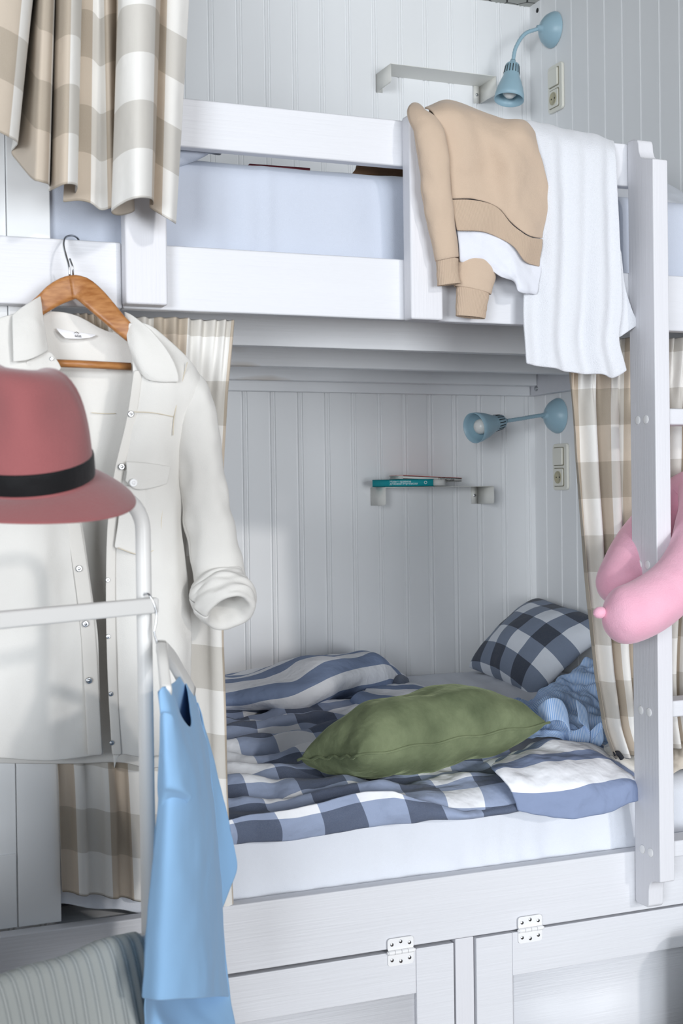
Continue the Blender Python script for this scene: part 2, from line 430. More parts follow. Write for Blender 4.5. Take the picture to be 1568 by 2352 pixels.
lamp('wall_lamp', 'pale blue wall lamp on the upper bunk bending straight down', b1, lp, P(1167, 250, b1[1]-.02)-P(1177, 150, b1[1]))
b2 = PX(1282, 955, XR); b2 = np.array([XR-.001, b2[1], b2[2]])
ye = b2[1]-.10
lp = [b2+np.array([-.045, 0, .002]), P(1235, 955, b2[1]-.02), P(1200, 961, b2[1]-.05), P(1155, 968, b2[1]-.08)]
lamp('wall_lamp', 'pale blue wall lamp in the lower bunk stretched sideways over the books', b2, lp, P(1062, 988, b2[1]-.125)-P(1155, 967, b2[1]-.08))

MT['socket'] = plain('cream_plastic', '#e6e4d9', .35)
def socket(label, yc, zc):
    t = thing('switch_and_socket', label, 'socket', (XR-.001, yc, zc), 'wall switch and socket plates')
    x = XR-.001; hy, hz = .043, .076
    def rr(hy, hz, r, cy=yc, cz=zc):
        pts = []
        for sy, sz, a0 in ((1, 1, 0), (-1, 1, 90), (-1, -1, 180), (1, -1, 270)):
            for q in range(5): a = math.radians(a0+q*22.5); pts.append((cy+sy*(hy-r)+r*math.cos(a), cz+sz*(hz-r)+r*math.sin(a)))
        return pts
    MB().prism(rr(hy, hz, .012), 'x', x-.010, x).build('cover_plate', MT['socket'], t, bevel=.002)
    zs, zk = zc+.034, zc-.034
    MB().prism(rr(.0305, .0305, .004, yc+.004, zs), 'x', x-.0108, x-.009).build('rocker_gap_shade', MT['socket_gap_shade'], t)  # dark plate, paints the shaded gap round the rocker
    MB().prism(rr(.0305, .0305, .006, yc+.004, zk), 'x', x-.0108, x-.009).build('socket_gap_shade', MT['socket_gap_shade'], t)  # dark plate, paints the shaded gap round the socket face
    MB().prism(rr(.028, .028, .004, yc+.006, zs), 'x', x-.0165, x-.008).build('rocker_switch', MT['socket'], t, bevel=.002)
    f = MB().prism(rr(.028, .028, .006, yc+.006, zk), 'x', x-.0135, x-.008).build('socket_face', MT['socket'], t, bevel=.0015)
    MB().lathe([(.0208, .0134), (.0208, .0152), (.0188, .0154), (.0182, .0139), (.0001, .0139)], (x, yc+.006, zk), (-1, 0, 0), 32).build('socket_well', MT['socket_recess_shade'], f)  # raised ring and flat disc, the well's shade is in its colour
    s = MB()
    for dz in (-.0095, .0095): s.disc((x-.0138, yc+.006+dz, zk), (-1, 0, 0), .0027, .0006)
    s.build('socket_holes', MT['dark'], f)
MT['socket_recess_shade'] = plain('cream_recess_shade', '#b9b296', .4); MT['socket_gap_shade'] = plain('cream_gap_shade', '#8f8a78', .6)  # darker creams with the shade of well and gaps painted in
socket('cream double switch and socket on the upper right wall, below the drooping lamp', 3.742, 2.817)
socket('cream double switch and socket in the lower bunk by the checked curtain', 3.738, 1.581)

def shelf(label, x0, x1, z, mat):
    t = thing('wall_shelf', label, 'shelf', ((x0+x1)/2, YB, z), 'small folded metal wall shelves')
    y0, y1 = 3.80, YB-.0005; tk = .0018
    MB().box(x0, x1, y0, y1, z-tk, z).build('shelf_top', mat, t, bevel=.0006)
    for xx, inn in ((x0, 1), (x1-tk, -1)):
        br = MB(); zb = z-.0585
        br.prism([(y0, z-tk*.5), (y0+.0, zb+.006), (y0+.006, zb), (y1, zb), (y1, z-tk*.5)], 'x', xx, xx+tk)
        w = .022
        xo = xx+inn*w
        br.box(min(xx, xo), max(xx, xo), y1-tk, y1, zb, z-tk)
        s = br.build('end_bracket', mat, t)
    MB().disc((x1-.012, y1-tk, z-.03), (0, -1, 0), .005, .003).build('screw', MT['steel'], t)
MT['shelf'] = plain('warm_white_enamel', '#e9e8e2', .45)
shelf('off-white metal shelf, empty, high above the upper bunk', 1.735, 2.112, 2.853, MT['shelf'])
shelf('off-white metal shelf holding two books in the lower bunk', 1.697, 2.085, 1.5215, MT['shelf'])

# books ------------------------------------------------------------
def book(name, label, corner, ux, uy, L, D, T, cov, pages, hinge_left=True):
    """corner = front-left-bottom; ux along spine, uy depth; z up."""
    ux = np.array(ux, float); ux /= np.linalg.norm(ux); uy = np.array(uy, float); uy /= np.linalg.norm(uy); uz = np.cross(ux, uy)
    c = np.array(corner, float); t = thing(name, label, 'book', c)
    def bx(a0, a1, b0, b1, z0, z1):
        V = [c+ux*a+uy*b_+uz*z for z in (z0, z1) for b_ in (b0, b1) for a in (a0, a1)]
        m = MB(); m.add(V, [(0, 2, 3, 1), (4, 5, 7, 6), (0, 1, 5, 4), (2, 6, 7, 3), (0, 4, 6, 2), (1, 3, 7, 5)]); return m
    m = bx(0, L, 0, D, 0, .0018); k2 = bx(0, L, 0, D, T-.0018, T); k3 = bx(0, L, 0, .0018, 0, T)
    m.add(k2.V, k2.F); m.add(k3.V, k3.F)
    m.build('cover', cov, t)
    bx(.002, L-.002, .0019, D-.003, .0018, T-.0018).build('pages', pages, t)
    return t, c, ux, uy, uz
MT['teal'] = plain('teal_cover', '#119aa3', .45); MT['paper'] = plain('paper', '#d8d8d4', .8); MT['whitebook'] = plain('white_cover', '#e4e2dd', .5)
MT['pinkbook'] = plain('coral_cover', '#ee5a4c', .5); MT['ink'] = plain('black_ink', '#161616', .6); MT['txt'] = plain('white_ink', '#e9f3f3', .6)
def text(body, name, size, c, ux, uz, un, mat, parent):
    cu = bpy.data.curves.new(name, 'FONT'); cu.body = body; cu.size = size; cu.extrude = .0001; cu.align_x = 'LEFT'; cu.align_y = 'CENTER'
    cu.materials.append(mat)
    o = bpy.data.objects.new(name, cu); COL.objects.link(o); o.parent = parent
    from mathutils import Matrix
    mm = Matrix(((ux[0], uz[0], un[0], c[0]-ORG[parent][0]), (ux[1], uz[1], un[1], c[1]-ORG[parent][1]), (ux[2], uz[2], un[2], c[2]-ORG[parent][2]), (0, 0, 0, 1)))
    bpy.context.view_layer.update()
    me = bpy.data.meshes.new_from_object(o.evaluated_get(bpy.context.evaluated_depsgraph_get())); me.name = name
    bpy.data.objects.remove(o); q = bpy.data.objects.new(name, me); COL.objects.link(q); q.parent = parent; q.matrix_local = mm; return q
c0 = P(855, 1113, 3.83); c0[2] = 1.5225
t, c, ux, uy, uz = book('teal_book', 'teal paperback with white lettering lying on the lower metal shelf', c0, (.866, -.5, 0), (.5, .866, 0), .192, .085, .0225, MT['teal'], MT['paper'])
un = -uy
text('Новые правила', 'spine_lettering', .0090, c+ux*.055+uz*.0158-uy*.0004, ux, uz, un, MT['txt'], t)
text('деловой переписки', 'spine_lettering', .0092, c+ux*.055+uz*.0085-uy*.0004, ux, uz, un, MT['txt'], t)
text('Автор', 'spine_lettering', .004, c+ux*.008+uz*.012-uy*.0004, ux, uz, un, MT['txt'], t) if False else None
m = MB(); m.lathe([(.0048, 0), (.0048, .0004), (.0034, .0004), (.0034, 0)], c+ux*.168+uz*.012-uy*.0006, -uy, 20); m.build('publisher_mark', MT['txt'], t)
MB().add([c+ux*a+uy*b_+uz*z for z in (.0001, .0224) for b_ in (-.0012, -.0002) for a in (.1905, .226)], [(0, 2, 3, 1), (4, 5, 7, 6), (0, 1, 5, 4), (2, 6, 7, 3), (0, 4, 6, 2), (1, 3, 7, 5)]) if False else None
MB().add([c+ux*a+uy*b_+uz*z for z in (.002, .0205) for b_ in (.004, .085) for a in (.1902, .226)], [(0, 2, 3, 1), (4, 5, 7, 6), (0, 1, 5, 4), (2, 6, 7, 3), (0, 4, 6, 2), (1, 3, 7, 5)]).build('page_block', MT['paper'], t)
# upper book, laid askew and a little tilted on top of the teal one
c1 = P(925, 1091, 3.775); c1[2] = 1.5468
e = P(1057, 1101, 3.775); ux1 = np.array([e[0]-c1[0], e[1]-c1[1], -.010])
uy1 = np.cross([0, 0, 1.], ux1)
t, c, ux, uy, uz = book('white_book', 'white book with coral cover and black hand lettering atop the teal book', c1, ux1, uy1, np.linalg.norm(ux1)*1.02, .105, .0105, MT['whitebook'], MT['paper'])
text('Любители', 'spine_lettering', .0118, c+ux*.122+uz*.0052-uy*.0004, ux, uz, -uy, MT['ink'], t)
L1 = np.linalg.norm(ux1)*1.02
MB().add([c+ux*a+uy*b_+uz*z for z in (.0106, .0116) for b_ in (.0, .105) for a in (0, L1)], [(0, 2, 3, 1), (4, 5, 7, 6), (0, 1, 5, 4), (2, 6, 7, 3), (0, 4, 6, 2), (1, 3, 7, 5)]).build('front_cover', MT['pinkbook'], t, label='coral front cover')
# ================================================================== BEDDING
MT['sheet_blue'] = cloth('pale_blue_sheet', '#c9cfdc', '#bec6d5', wr=.25, wrs=9, weave=600)
MT['sheet_white'] = cloth('white_sheet', '#e0e3ea', '#d7dce6', wr=.35, wrs=10, weave=600)
MT['mattress_dark'] = cloth('dark_grey_ticking', '#3d3e43', '#333438', wr=.1)
um = thing('upper_mattress', 'thick upper bunk mattress wrapped in a pale blue sheet', 'mattress', (1.35, 3.2, 1.975))
def rounded_slab(x0, x1, y0, y1, z0, z1, r, nx, amp, seed, rows=8, hemz=None, back=True):
    # profile round front face, top and back, swept along x
    pf = []
    for q in range(9): pf.append((y0, z0+(z1-r-z0)*q/8))
    for q in range(1, 6): a = PI-q*(PI/2)/5; pf.append((y0+r+r*math.cos(a), z1-r+r*math.sin(a)))
    for q in range(1, 15): pf.append((y0+r+(y1-r-y0-r)*q/14, z1))
    for q in range(1, 6): a = PI/2-q*(PI/2)/5; pf.append((y1-r+r*math.cos(a), z1-r+r*math.sin(a)))
    pf.append((y1, z0))
    G = np.array([[(x0+(x1-x0)*i/nx, y, (z if j else z) ) for i in range(nx+1)] for j, (y, z) in enumerate(pf)])
    if hemz is not None:
        for j in range(9):
            for i in range(nx+1): zz = hemz(G[j, i, 0]); G[j, i, 2] = zz+(z1-r-zz)*j/8
    return crumple(G, amp, 3.2, seed, (1, 1.2, 1.0))
zU = 1.5+.802*2.67/2.97
G = rounded_slab(xl-.05, XE-.006, 2.678, YB-.02, 1.976, zU-.010, .045, 160, .006, 3.)
for j in range(14):
    for i in range(161):
        x = G[j, i, 0]; G[j, i, 1] += .0035*math.sin(x*46+math.sin(x*15)*2.5)*math.sin(PI*min(1, j/13+.15))-.006*math.exp(-((x-.93)/.014)**2)-.004*math.exp(-((x-1.33)/.02)**2)
for i in range(161):                                                    # slight sag towards the right
    G[13:, i, 2] += -.006*(i/160)+.004*math.sin(i*.08)
o = mkgrid('fitted_sheet', G, MT['sheet_blue'], um, solid=.004)
MB().box(xl-.03, XE-.02, 2.70, YB-.04, 1.978, zU-.03).build('mattress_core', MT['mattress_dark'], um, bevel=.02)

# loose edge of the upper duvet at the left end
G = grid_from_rows([[(380, 395, 2.69), (430, 378, 2.69), (455, 366, 2.69), (478, 351, 2.70)], [(380, 372, 2.66), (425, 349, 2.665), (450, 352, 2.665), (480, 349, 2.68)], [(380, 350, 2.70), (425, 343, 2.71), (452, 346, 2.71), (498, 347, 2.72)], [(380, 346, 2.9), (430, 346, 2.9), (470, 346, 2.9), (510, 352, 2.9)]], 14, 12)
o = mkgrid('folded_duvet', G, MT['sheet_blue'], solid=.012); tag(o, 'edge of a pale duvet folded at the left end of the upper mattress', 'duvet')

def pillow(name, corners, th_top, th_bot, mat, n=26, uv_scale=None, pinch=.35, parent=None, wr=.004, seed=1., pw=2.2, uvrot=0., up=None, solid=0):
    A, B, C_, D_ = [np.array(q, float) for q in corners]               # A-B-C-D round the edge
    nrm = np.cross(B-A, D_-A); nrm /= np.linalg.norm(nrm)
    if up is None: up = nrm
    LU, LV = np.linalg.norm(B-A), np.linalg.norm(D_-A)
    V = []; UV = []; F = []
    for side in (1, -1):
        for j in range(n+1):
            for i in range(n+1):
                u, v = i/n, j/n
                # edges of a filled cover curve inwards between its corners
                bu = u+pinch*.16*math.sin(PI*v)*(0.5-u)*abs(2*u-1); bv = v+pinch*.16*math.sin(PI*u)*(.5-v)*abs(2*v-1)
                p = A*(1-bu)*(1-bv)+B*bu*(1-bv)+C_*bu*bv+D_*(1-bu)*bv
                fu = 1-abs(2*u-1)**pw; fv = 1-abs(2*v-1)**pw
                t_ = (max(fu, 0)*max(fv, 0))**.5
                p = p+up*side*(th_top if side > 0 else th_bot)*t_
                w = fbm(p, 7, seed+side)*wr*2.2*t_+ math.sin((u-v)*26+seed)*wr*.35*(1-t_)
                p = p+up*side*w
                V.append(p); UV.append(((u-.5)*LU, (v-.5)*LV))
    N = (n+1)**2
    for s_ in (0, 1):
        for j in range(n):
            for i in range(n):
                a = s_*N+j*(n+1)+i; f = (a, a+1, a+n+2, a+n+1); F.append(f if s_ == 0 else f[::-1])
    # weld the two sides along the seam
    idx = {}
    for j in range(n+1):
        for i in range(n+1):
            if i in (0, n) or j in (0, n): idx[N+j*(n+1)+i] = j*(n+1)+i
    F = [tuple(idx.get(q, q) for q in f) for f in F]
    return mk(name, V, F, mat, parent, uv=UV, sub=1)

# white pillow at the right end of the upper bunk
o = pillow('bed_pillow', [P(1500, 560, 2.72), P(1720, 600, 2.72), (2.28, 3.12, zU+.13), (1.84, 3.12, zU+.13)], .075, .06, MT['sheet_white'], 20); tag(o, 'white pillow lying on the upper mattress behind the ladder top', 'pillow')
# red hardback and brown cloth lying on the upper mattress
p0 = P(586, 372, 2.82); p1 = P(688, 378, 2.82)
MT['maroon'] = plain('maroon_cover', '#8d3a48', .5)
t, c, ux, uy, uz = book('maroon_book', 'maroon hardback lying on the upper mattress, edge showing under the guard rail', (p0[0]-.02, 2.80, zU+.003), (1, -.05, 0), (.05, 1, 0), p1[0]-p0[0]+.035, .11, .013, MT['maroon'], MT['paper'])
MT['brown'] = cloth('brown_leather', '#86684f', '#6a4e3a', rough=.6)
G = grid_from_rows([[(800, 420, 2.78), (850, 415, 2.78), (900, 415, 2.78), (960, 420, 2.78)], [(815, 400, 2.76), (845, 378, 2.77), (885, 366, 2.77), (925, 366, 2.76), (970, 380, 2.77)], [(820, 392, 2.85), (850, 374, 2.85), (890, 362, 2.85), (930, 362, 2.85), (975, 372, 2.85)], [(820, 405, 3.0), (850, 400, 3.0), (890, 395, 3.0), (930, 395, 3.0), (975, 400, 3.0)]], 24, 16)
G = crumple(G, .012, 12, 4.); G[..., 2] += .010
o = mkgrid('brown_jumper', G, MT['brown'], solid=.006); tag(o, 'brown folded garment on the upper mattress just left of the beige sweatshirt', 'jumper')

# lower mattress: dark core with a white fitted sheet pulled up at its left end
ZM = .895
lm = thing('lower_mattress', 'lower bunk mattress in a white sheet that has ridden up at the left', 'mattress', (1.35, 3.2, .655))
MB().box(xl-.05, XE-.006, 2.682, YB-.012, .668, .785).build('mattress_core', MT['mattress_dark'], lm, bevel=.02, label='dark grey mattress core')
hx = [P(141, 2061, 2.66), P(330, 2103, 2.66), P(420, 2095, 2.65), P(530, 2082, 2.645), P(1000, 2022, 2.645), P(1450, 1962, 2.645), P(1700, 1932, 2.645)]
HX = [q[0] for q in hx]; HZ = [q[2] for q in hx]
hem = lambda x: float(np.interp(x, HX, HZ))+.003*math.sin(x*31)+.002*math.sin(x*57)
G = rounded_slab(xl-.052, XE-.004, 2.674, YB-.008, .66, ZM, .05, 110, .006, 9., hemz=hem)
for j in range(G.shape[0]):
    for i in range(G.shape[1]):
        q = min(1, max(0, (G[j, i, 2]-.66)/(ZM-.66))); G[j, i, 2] += (zbed(G[j, i, 1])-ZM)*q
for j in range(9):
    for i in range(G.shape[1]):
        x = G[j, i, 0]; q = 1-j/8
        G[j, i, 1] += -.010*q*q+.007*math.sin(x*23+j*.5)*(1-q)*.6+.004*math.sin(x*90+math.sin(x*17)*3)*q
for j in range(14, G.shape[0]):
    for i in range(G.shape[1]):
        x, y = G[j, i, 0], G[j, i, 1]
        d = max(0, 1-((x-1.75)/.35)**2)*max(0, 1-((y-3.5)/.4)**2)
        G[j, i, 2] += d*.006*math.sin((x*1.3+y)*60)+.018*np.clip((y-3.0)/.85, 0, 1)*np.clip((x-1.3)/.4, 0, 1)
G[..., 1] = np.minimum(G[..., 1], 3.908)
o = mkgrid('fitted_sheet', G, MT['sheet_white'], lm, solid=.003)

# duvet ------------------------------------------------------------
MT['duvet'] = gingham('blue_check_cotton', '#f3f5fa', '#97a5c2', '#94a2bf', '#4d5972', .205, .128, .10, .54, .6, 15)
MT['duvet_stripe'] = stripes('blue_stripe_cotton', '#f3f5fa', '#8797b6', .150, 1, .0, .45, .6, 15)
dv = thing('duvet', 'rumpled blue and white duvet, checked with a striped reverse, on the lower bunk', 'duvet', (1.2, 3.1, ZM))
hm = [P(515, 1888, 2.60), P(530, 1885, 2.60), P(630, 1868, 2.60), P(735, 1847, 2.60), P(850, 1823, 2.60), P(905, 1818, 2.60), P(960, 1838, 2.60), P(1065, 1868, 2.60), P(1120, 1866, 2.60), P(1190, 1850, 2.60), P(1260, 1850, 2.60)]
DX = [q[0] for q in hm]; DZ = [q[2] for q in hm]
nx, nt = 130, 120
G = np.zeros((nt+1, nx+1, 3)); UV = np.zeros((nt+1, nx+1, 2))
y_back, y_edge = 3.80, 2.70
for j in range(nt+1):
    for i in range(nx+1):
        x = .80+(1.62-.80)*i/nx; t_ = j/nt
        if t_ < .72:
            y = y_back+(y_edge-y_back)*t_/.72; z = zbed(y)+.030
            back = np.clip((y-2.8)/.9, 0, 1)
            w = .020*math.sin(y*58+2.2*math.sin(x*7.0)+1.5*math.sin(x*3.1+y*2))*(.35+.65*np.clip((1.35-x)/.5, 0, 1))
            w += .024*fbm((x, y*2.2, 0), 5.5, 2.)+.012*fbm((x*.8, y*2.0, 5), 12., 6.)+.012*fbm((x*1.3, y, 3.), 2.4, 5.)
            z += w*(1-.3*back)
            G[j, i] = (x, y, z)
        else:
            q = (t_-.72)/.28; zh = float(np.interp(x, DX, DZ)); zt = zbed(y_edge)+.030
            a = min(q/.4, 1)*PI/2
            if q < .4: y = y_edge-.085*math.sin(a); z = zt-.05*(1-math.cos(a))
            else:
                s_ = (q-.4)/.6; y = y_edge-.085-.010*math.sin(s_*PI); z = zt-.05+(zh-(zt-.05))*s_
            y += .008*math.sin(x*37+math.sin(x*9)*2)*q+.010*fbm((x, z*1.5, 1), 6., 4.)*(.5+q)
            z += .012*fbm((x, y*2.2, 0), 5.5, 2.)*(1-q)
            bump_ = math.exp(-((x-1.27)/.07)**2)
            y -= .012*bump_*q
            G[j, i] = (x, y, z)
        UV[j, i] = (x+.02*math.sin(t_*9+x*4), 0)
dvl = np.linalg.norm(np.diff(G, axis=0), axis=2).mean(1); vv = np.r_[0, np.cumsum(dvl)]; vv = vv-vv[-1]
for j in range(nt+1):
    for i in range(nx+1): UV[j, i, 1] = vv[j]*1.12+.012*math.sin(G[j, i, 0]*6+j*.07)+.035*fbm(G[j, i], 4., 3.)*(1-j/nt); UV[j, i, 0] += .03*fbm(G[j, i], 4., 8.)*(1-j/nt)
mkgrid('checked_side', G, MT['duvet'], dv, uv=UV, solid=.008, off=0)

def zr(rows, nu, nv):            # rows of (px, py, height above the mattress) -> grid on the bed
    R = np.array([cr([PB(a, b, c_) for a, b, c_ in r], nu) for r in rows])
    return np.stack([cr(R[:, i], nv, True) for i in range(nu+1)], 1)
# striped hump thrown back at the left rear
rows = [[(440, 1640, .03), (530, 1632, .02), (600, 1628, .03), (668, 1640, .02), (720, 1622, .03), (790, 1606, .02), (850, 1600, .02), (905, 1590, .02), (925, 1585, .02)],
        [(440, 1620, .055), (530, 1610, .055), (600, 1603, .07), (668, 1622, .05), (730, 1600, .07), (800, 1585, .06), (860, 1578, .05), (905, 1572, .04), (932, 1572, .03)],
        [(440, 1590, .08), (530, 1582, .08), (600, 1572, .095), (680, 1580, .10), (740, 1562, .11), (810, 1545, .11), (860, 1540, .10), (898, 1548, .07), (930, 1560, .03)],
        [(440, 1570, .085), (530, 1560, .085), (580, 1549, .095), (660, 1530, .12), (740, 1517, .135), (820, 1507, .135), (865, 1508, .125), (892, 1530, .09), (925, 1555, .03)],
        [(440, 1563, .05), (530, 1556, .05), (580, 1548, .06), (660, 1531, .075), (740, 1518, .085), (820, 1508, .085), (865, 1509, .075), (890, 1532, .05), (918, 1556, .02)],
        [(440, 1580, .0), (530, 1575, .0), (580, 1572, .0), (660, 1560, .0), (740, 1552, .0), (820, 1546, .0), (865, 1548, .0), (890, 1556, .0), (915, 1562, .0)]]
G = zr(rows, 60, 44); G = crumple(G, .014, 6, 2.5); G[..., 1] = np.minimum(G[..., 1], 3.898)
uv = grid_uv(G); uv = np.stack([uv[..., 0], uv[..., 1]-uv[..., 0]*.28], 2)
mkgrid('striped_side', G, MT['duvet_stripe'], dv, uv=uv, solid=.008)
# second striped tongue in the middle
rows = [[(800, 1612, .035), (850, 1640, .035), (930, 1650, .035), (1010, 1640, .03), (1060, 1625, .02)],
        [(812, 1598, .06), (860, 1612, .06), (940, 1615, .06), (1005, 1612, .05), (1050, 1610, .03)],
        [(830, 1588, .065), (880, 1590, .06), (950, 1588, .06), (1000, 1595, .045), (1030, 1602, .02)],
        [(850, 1580, .03), (900, 1575, .03), (945, 1572, .03), (985, 1582, .02), (1015, 1598, .0)]]
G = zr(rows, 36, 24); G = crumple(G, .010, 9, 6.)
mkgrid('striped_side', G, MT['duvet_stripe'], dv, uvs=(1, .8), solid=.008)
# dark checked peak behind the hump
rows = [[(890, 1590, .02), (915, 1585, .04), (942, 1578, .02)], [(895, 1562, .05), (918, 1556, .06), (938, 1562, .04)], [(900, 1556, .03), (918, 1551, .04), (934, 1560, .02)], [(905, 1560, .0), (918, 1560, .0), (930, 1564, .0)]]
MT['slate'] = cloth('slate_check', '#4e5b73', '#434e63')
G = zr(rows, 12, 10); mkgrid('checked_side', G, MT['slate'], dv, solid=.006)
# striped turned-over corner at the front right
rows = [[(1140, 1752, 2.80), (1215, 1712, 2.86), (1290, 1700, 2.90), (1370, 1708, 2.92), (1420, 1728, 2.90), (1448, 1756, 2.86)],
        [(1128, 1762, 2.70), (1215, 1728, 2.76), (1290, 1712, 2.80), (1370, 1722, 2.82), (1430, 1745, 2.80), (1458, 1772, 2.76)],
        [(1135, 1778, 2.645), (1205, 1755, 2.66), (1290, 1745, 2.67), (1370, 1748, 2.68), (1430, 1770, 2.67), (1464, 1800, 2.64)],
        [(1165, 1800, 2.60), (1230, 1800, 2.595), (1300, 1797, 2.59), (1380, 1797, 2.595), (1440, 1795, 2.60), (1466, 1815, 2.61)],
        [(1182, 1835, 2.588), (1240, 1838, 2.58), (1310, 1836, 2.575), (1380, 1828, 2.58), (1440, 1815, 2.59), (1467, 1822, 2.61)],
        [(1190, 1865, 2.59), (1245, 1876, 2.585), (1310, 1880, 2.58), (1380, 1868, 2.585), (1440, 1848, 2.592), (1469, 1838, 2.61)]]
G = grid_from_rows(rows, 44, 40)
for j in range(G.shape[0]):
    for i in range(G.shape[1]): G[j, i, 1] -= .006*math.sin(j*.35+i*.22)*(i/44)
G = crumple(G, .013, 10, 8.)
uv = grid_uv(G); vmx = uv[..., 1].max()
uv[..., 1] -= vmx
MT['duvet_stripe2'] = stripes('blue_stripe_cotton_fold', '#f3f5fa', '#8b99b8', .150, 1, .0, .42, .6, 14)
k_ = MT['duvet_stripe2']
mkgrid('striped_side', G, MT['duvet_stripe2'], dv, uv=np.stack([uv[..., 0], -uv[..., 1]], 2), solid=.008)

# gingham pillow leaning in the corner
MT['pillow_check'] = gingham('navy_check_cotton', '#e8edf5', '#7c899f', '#7c899f', '#353e50', .135, .135, .33, .2, .3, 12)
A = P(1236, 1372, 3.86); B = P(1072, 1534, 3.84); C_ = P(1215, 1612, 3.42); D_ = P(1430, 1480, 3.44)
D_ = A+(C_-B)*1.0+np.array([.02, -.03, .0])
D_[0] = min(D_[0], XR-.02)
o = pillow('bed_pillow', [B, C_, D_, A], .095, .05, MT['pillow_check'], 30, pinch=.5, seed=3., wr=.006); tag(o, 'navy and white checked pillow propped in the back right corner', 'pillow')

# green velvet cushion
k = NT('green_velvet'); n = k.noise(9, (1, 1, 1), 4)
r = k.n('ShaderNodeValToRGB'); r.color_ramp.elements[0].position = .35; r.color_ramp.elements[1].position = .7
r.color_ramp.elements[0].color = lin('#5c664d'); r.color_ramp.elements[1].color = lin('#7f896a')
k.l(n, r.inputs[0]); k.l(r.outputs[0], k.b.inputs['Base Color']); k.b.inputs['Roughness'].default_value = .8
k.b.inputs['Sheen Weight'].default_value = .55; k.b.inputs['Sheen Roughness'].default_value = .35; k.b.inputs['Sheen Tint'].default_value = lin('#c3d0a4')
k.b.inputs['Specular IOR Level'].default_value = .1
k.bump([(k.noise(16, (1, 1, 1), 3), .5, .02), (k.noise(500, (1, 1, 1), 1), .2, .002)]); MT['velvet'] = k.m
A = P(818, 1738, 2.70); B = P(1262, 1662, 2.83); D_ = P(683, 1746, 2.86); C_ = B+(D_-A)+np.array([-.02, .10, .02])
o = pillow('velvet_cushion', [A, B, C_, D_], .115, .082, MT['velvet'], 34, pinch=.25, seed=7., wr=.009, pw=2.8, up=np.array([.0, -.12, .99])); tag(o, 'olive green velvet cushion lying on the checked duvet', 'cushion')
vs = [np.array(v_.co) for v_ in o.data.vertices]; nn_ = 34
edge = [vs[i] for i in range(nn_, 0, -1)]+[vs[j*(nn_+1)] for j in range(0, nn_+1)]
edge = [e_*1.0+ORG[o] for e_ in edge]
MB().tube(edge, .0032, 8).build('seam_piping', MT['velvet'], o)

# crumpled blue pinstripe shirt
MT['pin'] = stripes('blue_pinstripe_cotton', '#cfe0f8', '#93b8ea', .0052, 0, 0, .5, .25, 14)
ps = thing('striped_shirt', 'crumpled light blue pinstripe shirt heaped against the checked pillow', 'shirt', PB(1320, 1690, 0))
rows = [[(1140, 1616, 3.22), (1185, 1612, 3.24), (1240, 1600, 3.28), (1300, 1545, 3.36), (1370, 1520, 3.40), (1430, 1540, 3.38)],
        [(1150, 1628, 3.14), (1200, 1626, 3.14), (1250, 1592, 3.20), (1300, 1568, 3.24), (1370, 1562, 3.24), (1430, 1580, 3.24)],
        [(1160, 1640, 3.08), (1215, 1642, 3.06), (1255, 1612, 3.06), (1300, 1610, 3.10), (1370, 1628, 3.08), (1440, 1640, 3.10)],
        [(1180, 1655, 3.02), (1225, 1660, 3.0), (1270, 1645, 2.96), (1320, 1650, 3.0), (1380, 1670, 2.98), (1440, 1690, 3.0)],
        [(1200, 1680, 2.98), (1245, 1690, 2.94), (1290, 1690, 2.92), (1340, 1690, 2.92), (1390, 1710, 2.92), (1440, 1725, 2.94)],
        [(1210, 1700, 2.95), (1255, 1702, 2.92), (1300, 1704, 2.90), (1345, 1718, 2.90), (1390, 1725, 2.90), (1440, 1740, 2.92)]]
G = grid_from_rows(rows, 60, 56); G = crumple(G, .030, 15, 11.)
mkgrid('shirt_body', G, MT['pin'], ps, solid=.003)
def ribbon(path, width_dir, w, parent, name, mat, n=40, **k):
    c_ = cr([P(*p) for p in path], n); wd = np.array(width_dir, float)
    G = np.stack([c_+wd*w*(q-.5) for q in np.linspace(0, 1, 5)], 0); return mkgrid(name, G, mat, parent, **k)
# curled hem folds seen edge on
ribbon([(1236, 1650, 2.93), (1262, 1630, 2.90), (1290, 1632, 2.90), (1306, 1660, 2.89), (1305, 1690, 2.885), (1318, 1704, 2.88), (1345, 1690, 2.88), (1350, 1655, 2.89), (1325, 1630, 2.90)], (.15, .45, .88), .062, ps, 'shirt_tail', MT['pin'], solid=.003)
ribbon([(1340, 1712, 2.885), (1362, 1690, 2.88), (1380, 1675, 2.875), (1384, 1685, 2.865), (1372, 1705, 2.86), (1356, 1722, 2.86)], (.1, .3, .94), .038, ps, 'cuff', MT['pin'], solid=.003)

# beige clothes at the right end of the lower bed
MT['beige_cloth'] = cloth('beige_cotton', '#d9d0c3', '#c6bbac', wr=.5, wrs=18)
rows = []
for j in range(7):
    f = j/6
    rows.append([(px_, 1500+f*258+18*math.sin(q*1.9+j*1.7), 2.98-f*.26+.05*math.sin(q*2.3+j*2.1)) for q, px_ in enumerate((1470, 1505, 1540, 1580, 1620, 1670, 1730))])
G = grid_from_rows(rows, 50, 56); G = crumple(G, .030, 11, 21.)
o = mkgrid('beige_trousers', G, MT['beige_cloth'], solid=.004); tag(o, 'crumpled beige clothes heaped on the lower bed behind the ladder', 'clothes')
rows = [[(1385, 1712, 2.85), (1410, 1700, 2.86), (1440, 1706, 2.86), (1480, 1700, 2.86)], [(1388, 1726, 2.80), (1412, 1722, 2.79), (1440, 1728, 2.79), (1480, 1726, 2.79)], [(1398, 1738, 2.76), (1420, 1748, 2.74), (1445, 1760, 2.74), (1480, 1765, 2.74)], [(1405, 1742, 2.78), (1425, 1757, 2.75), (1450, 1772, 2.74), (1480, 1778, 2.74)]]
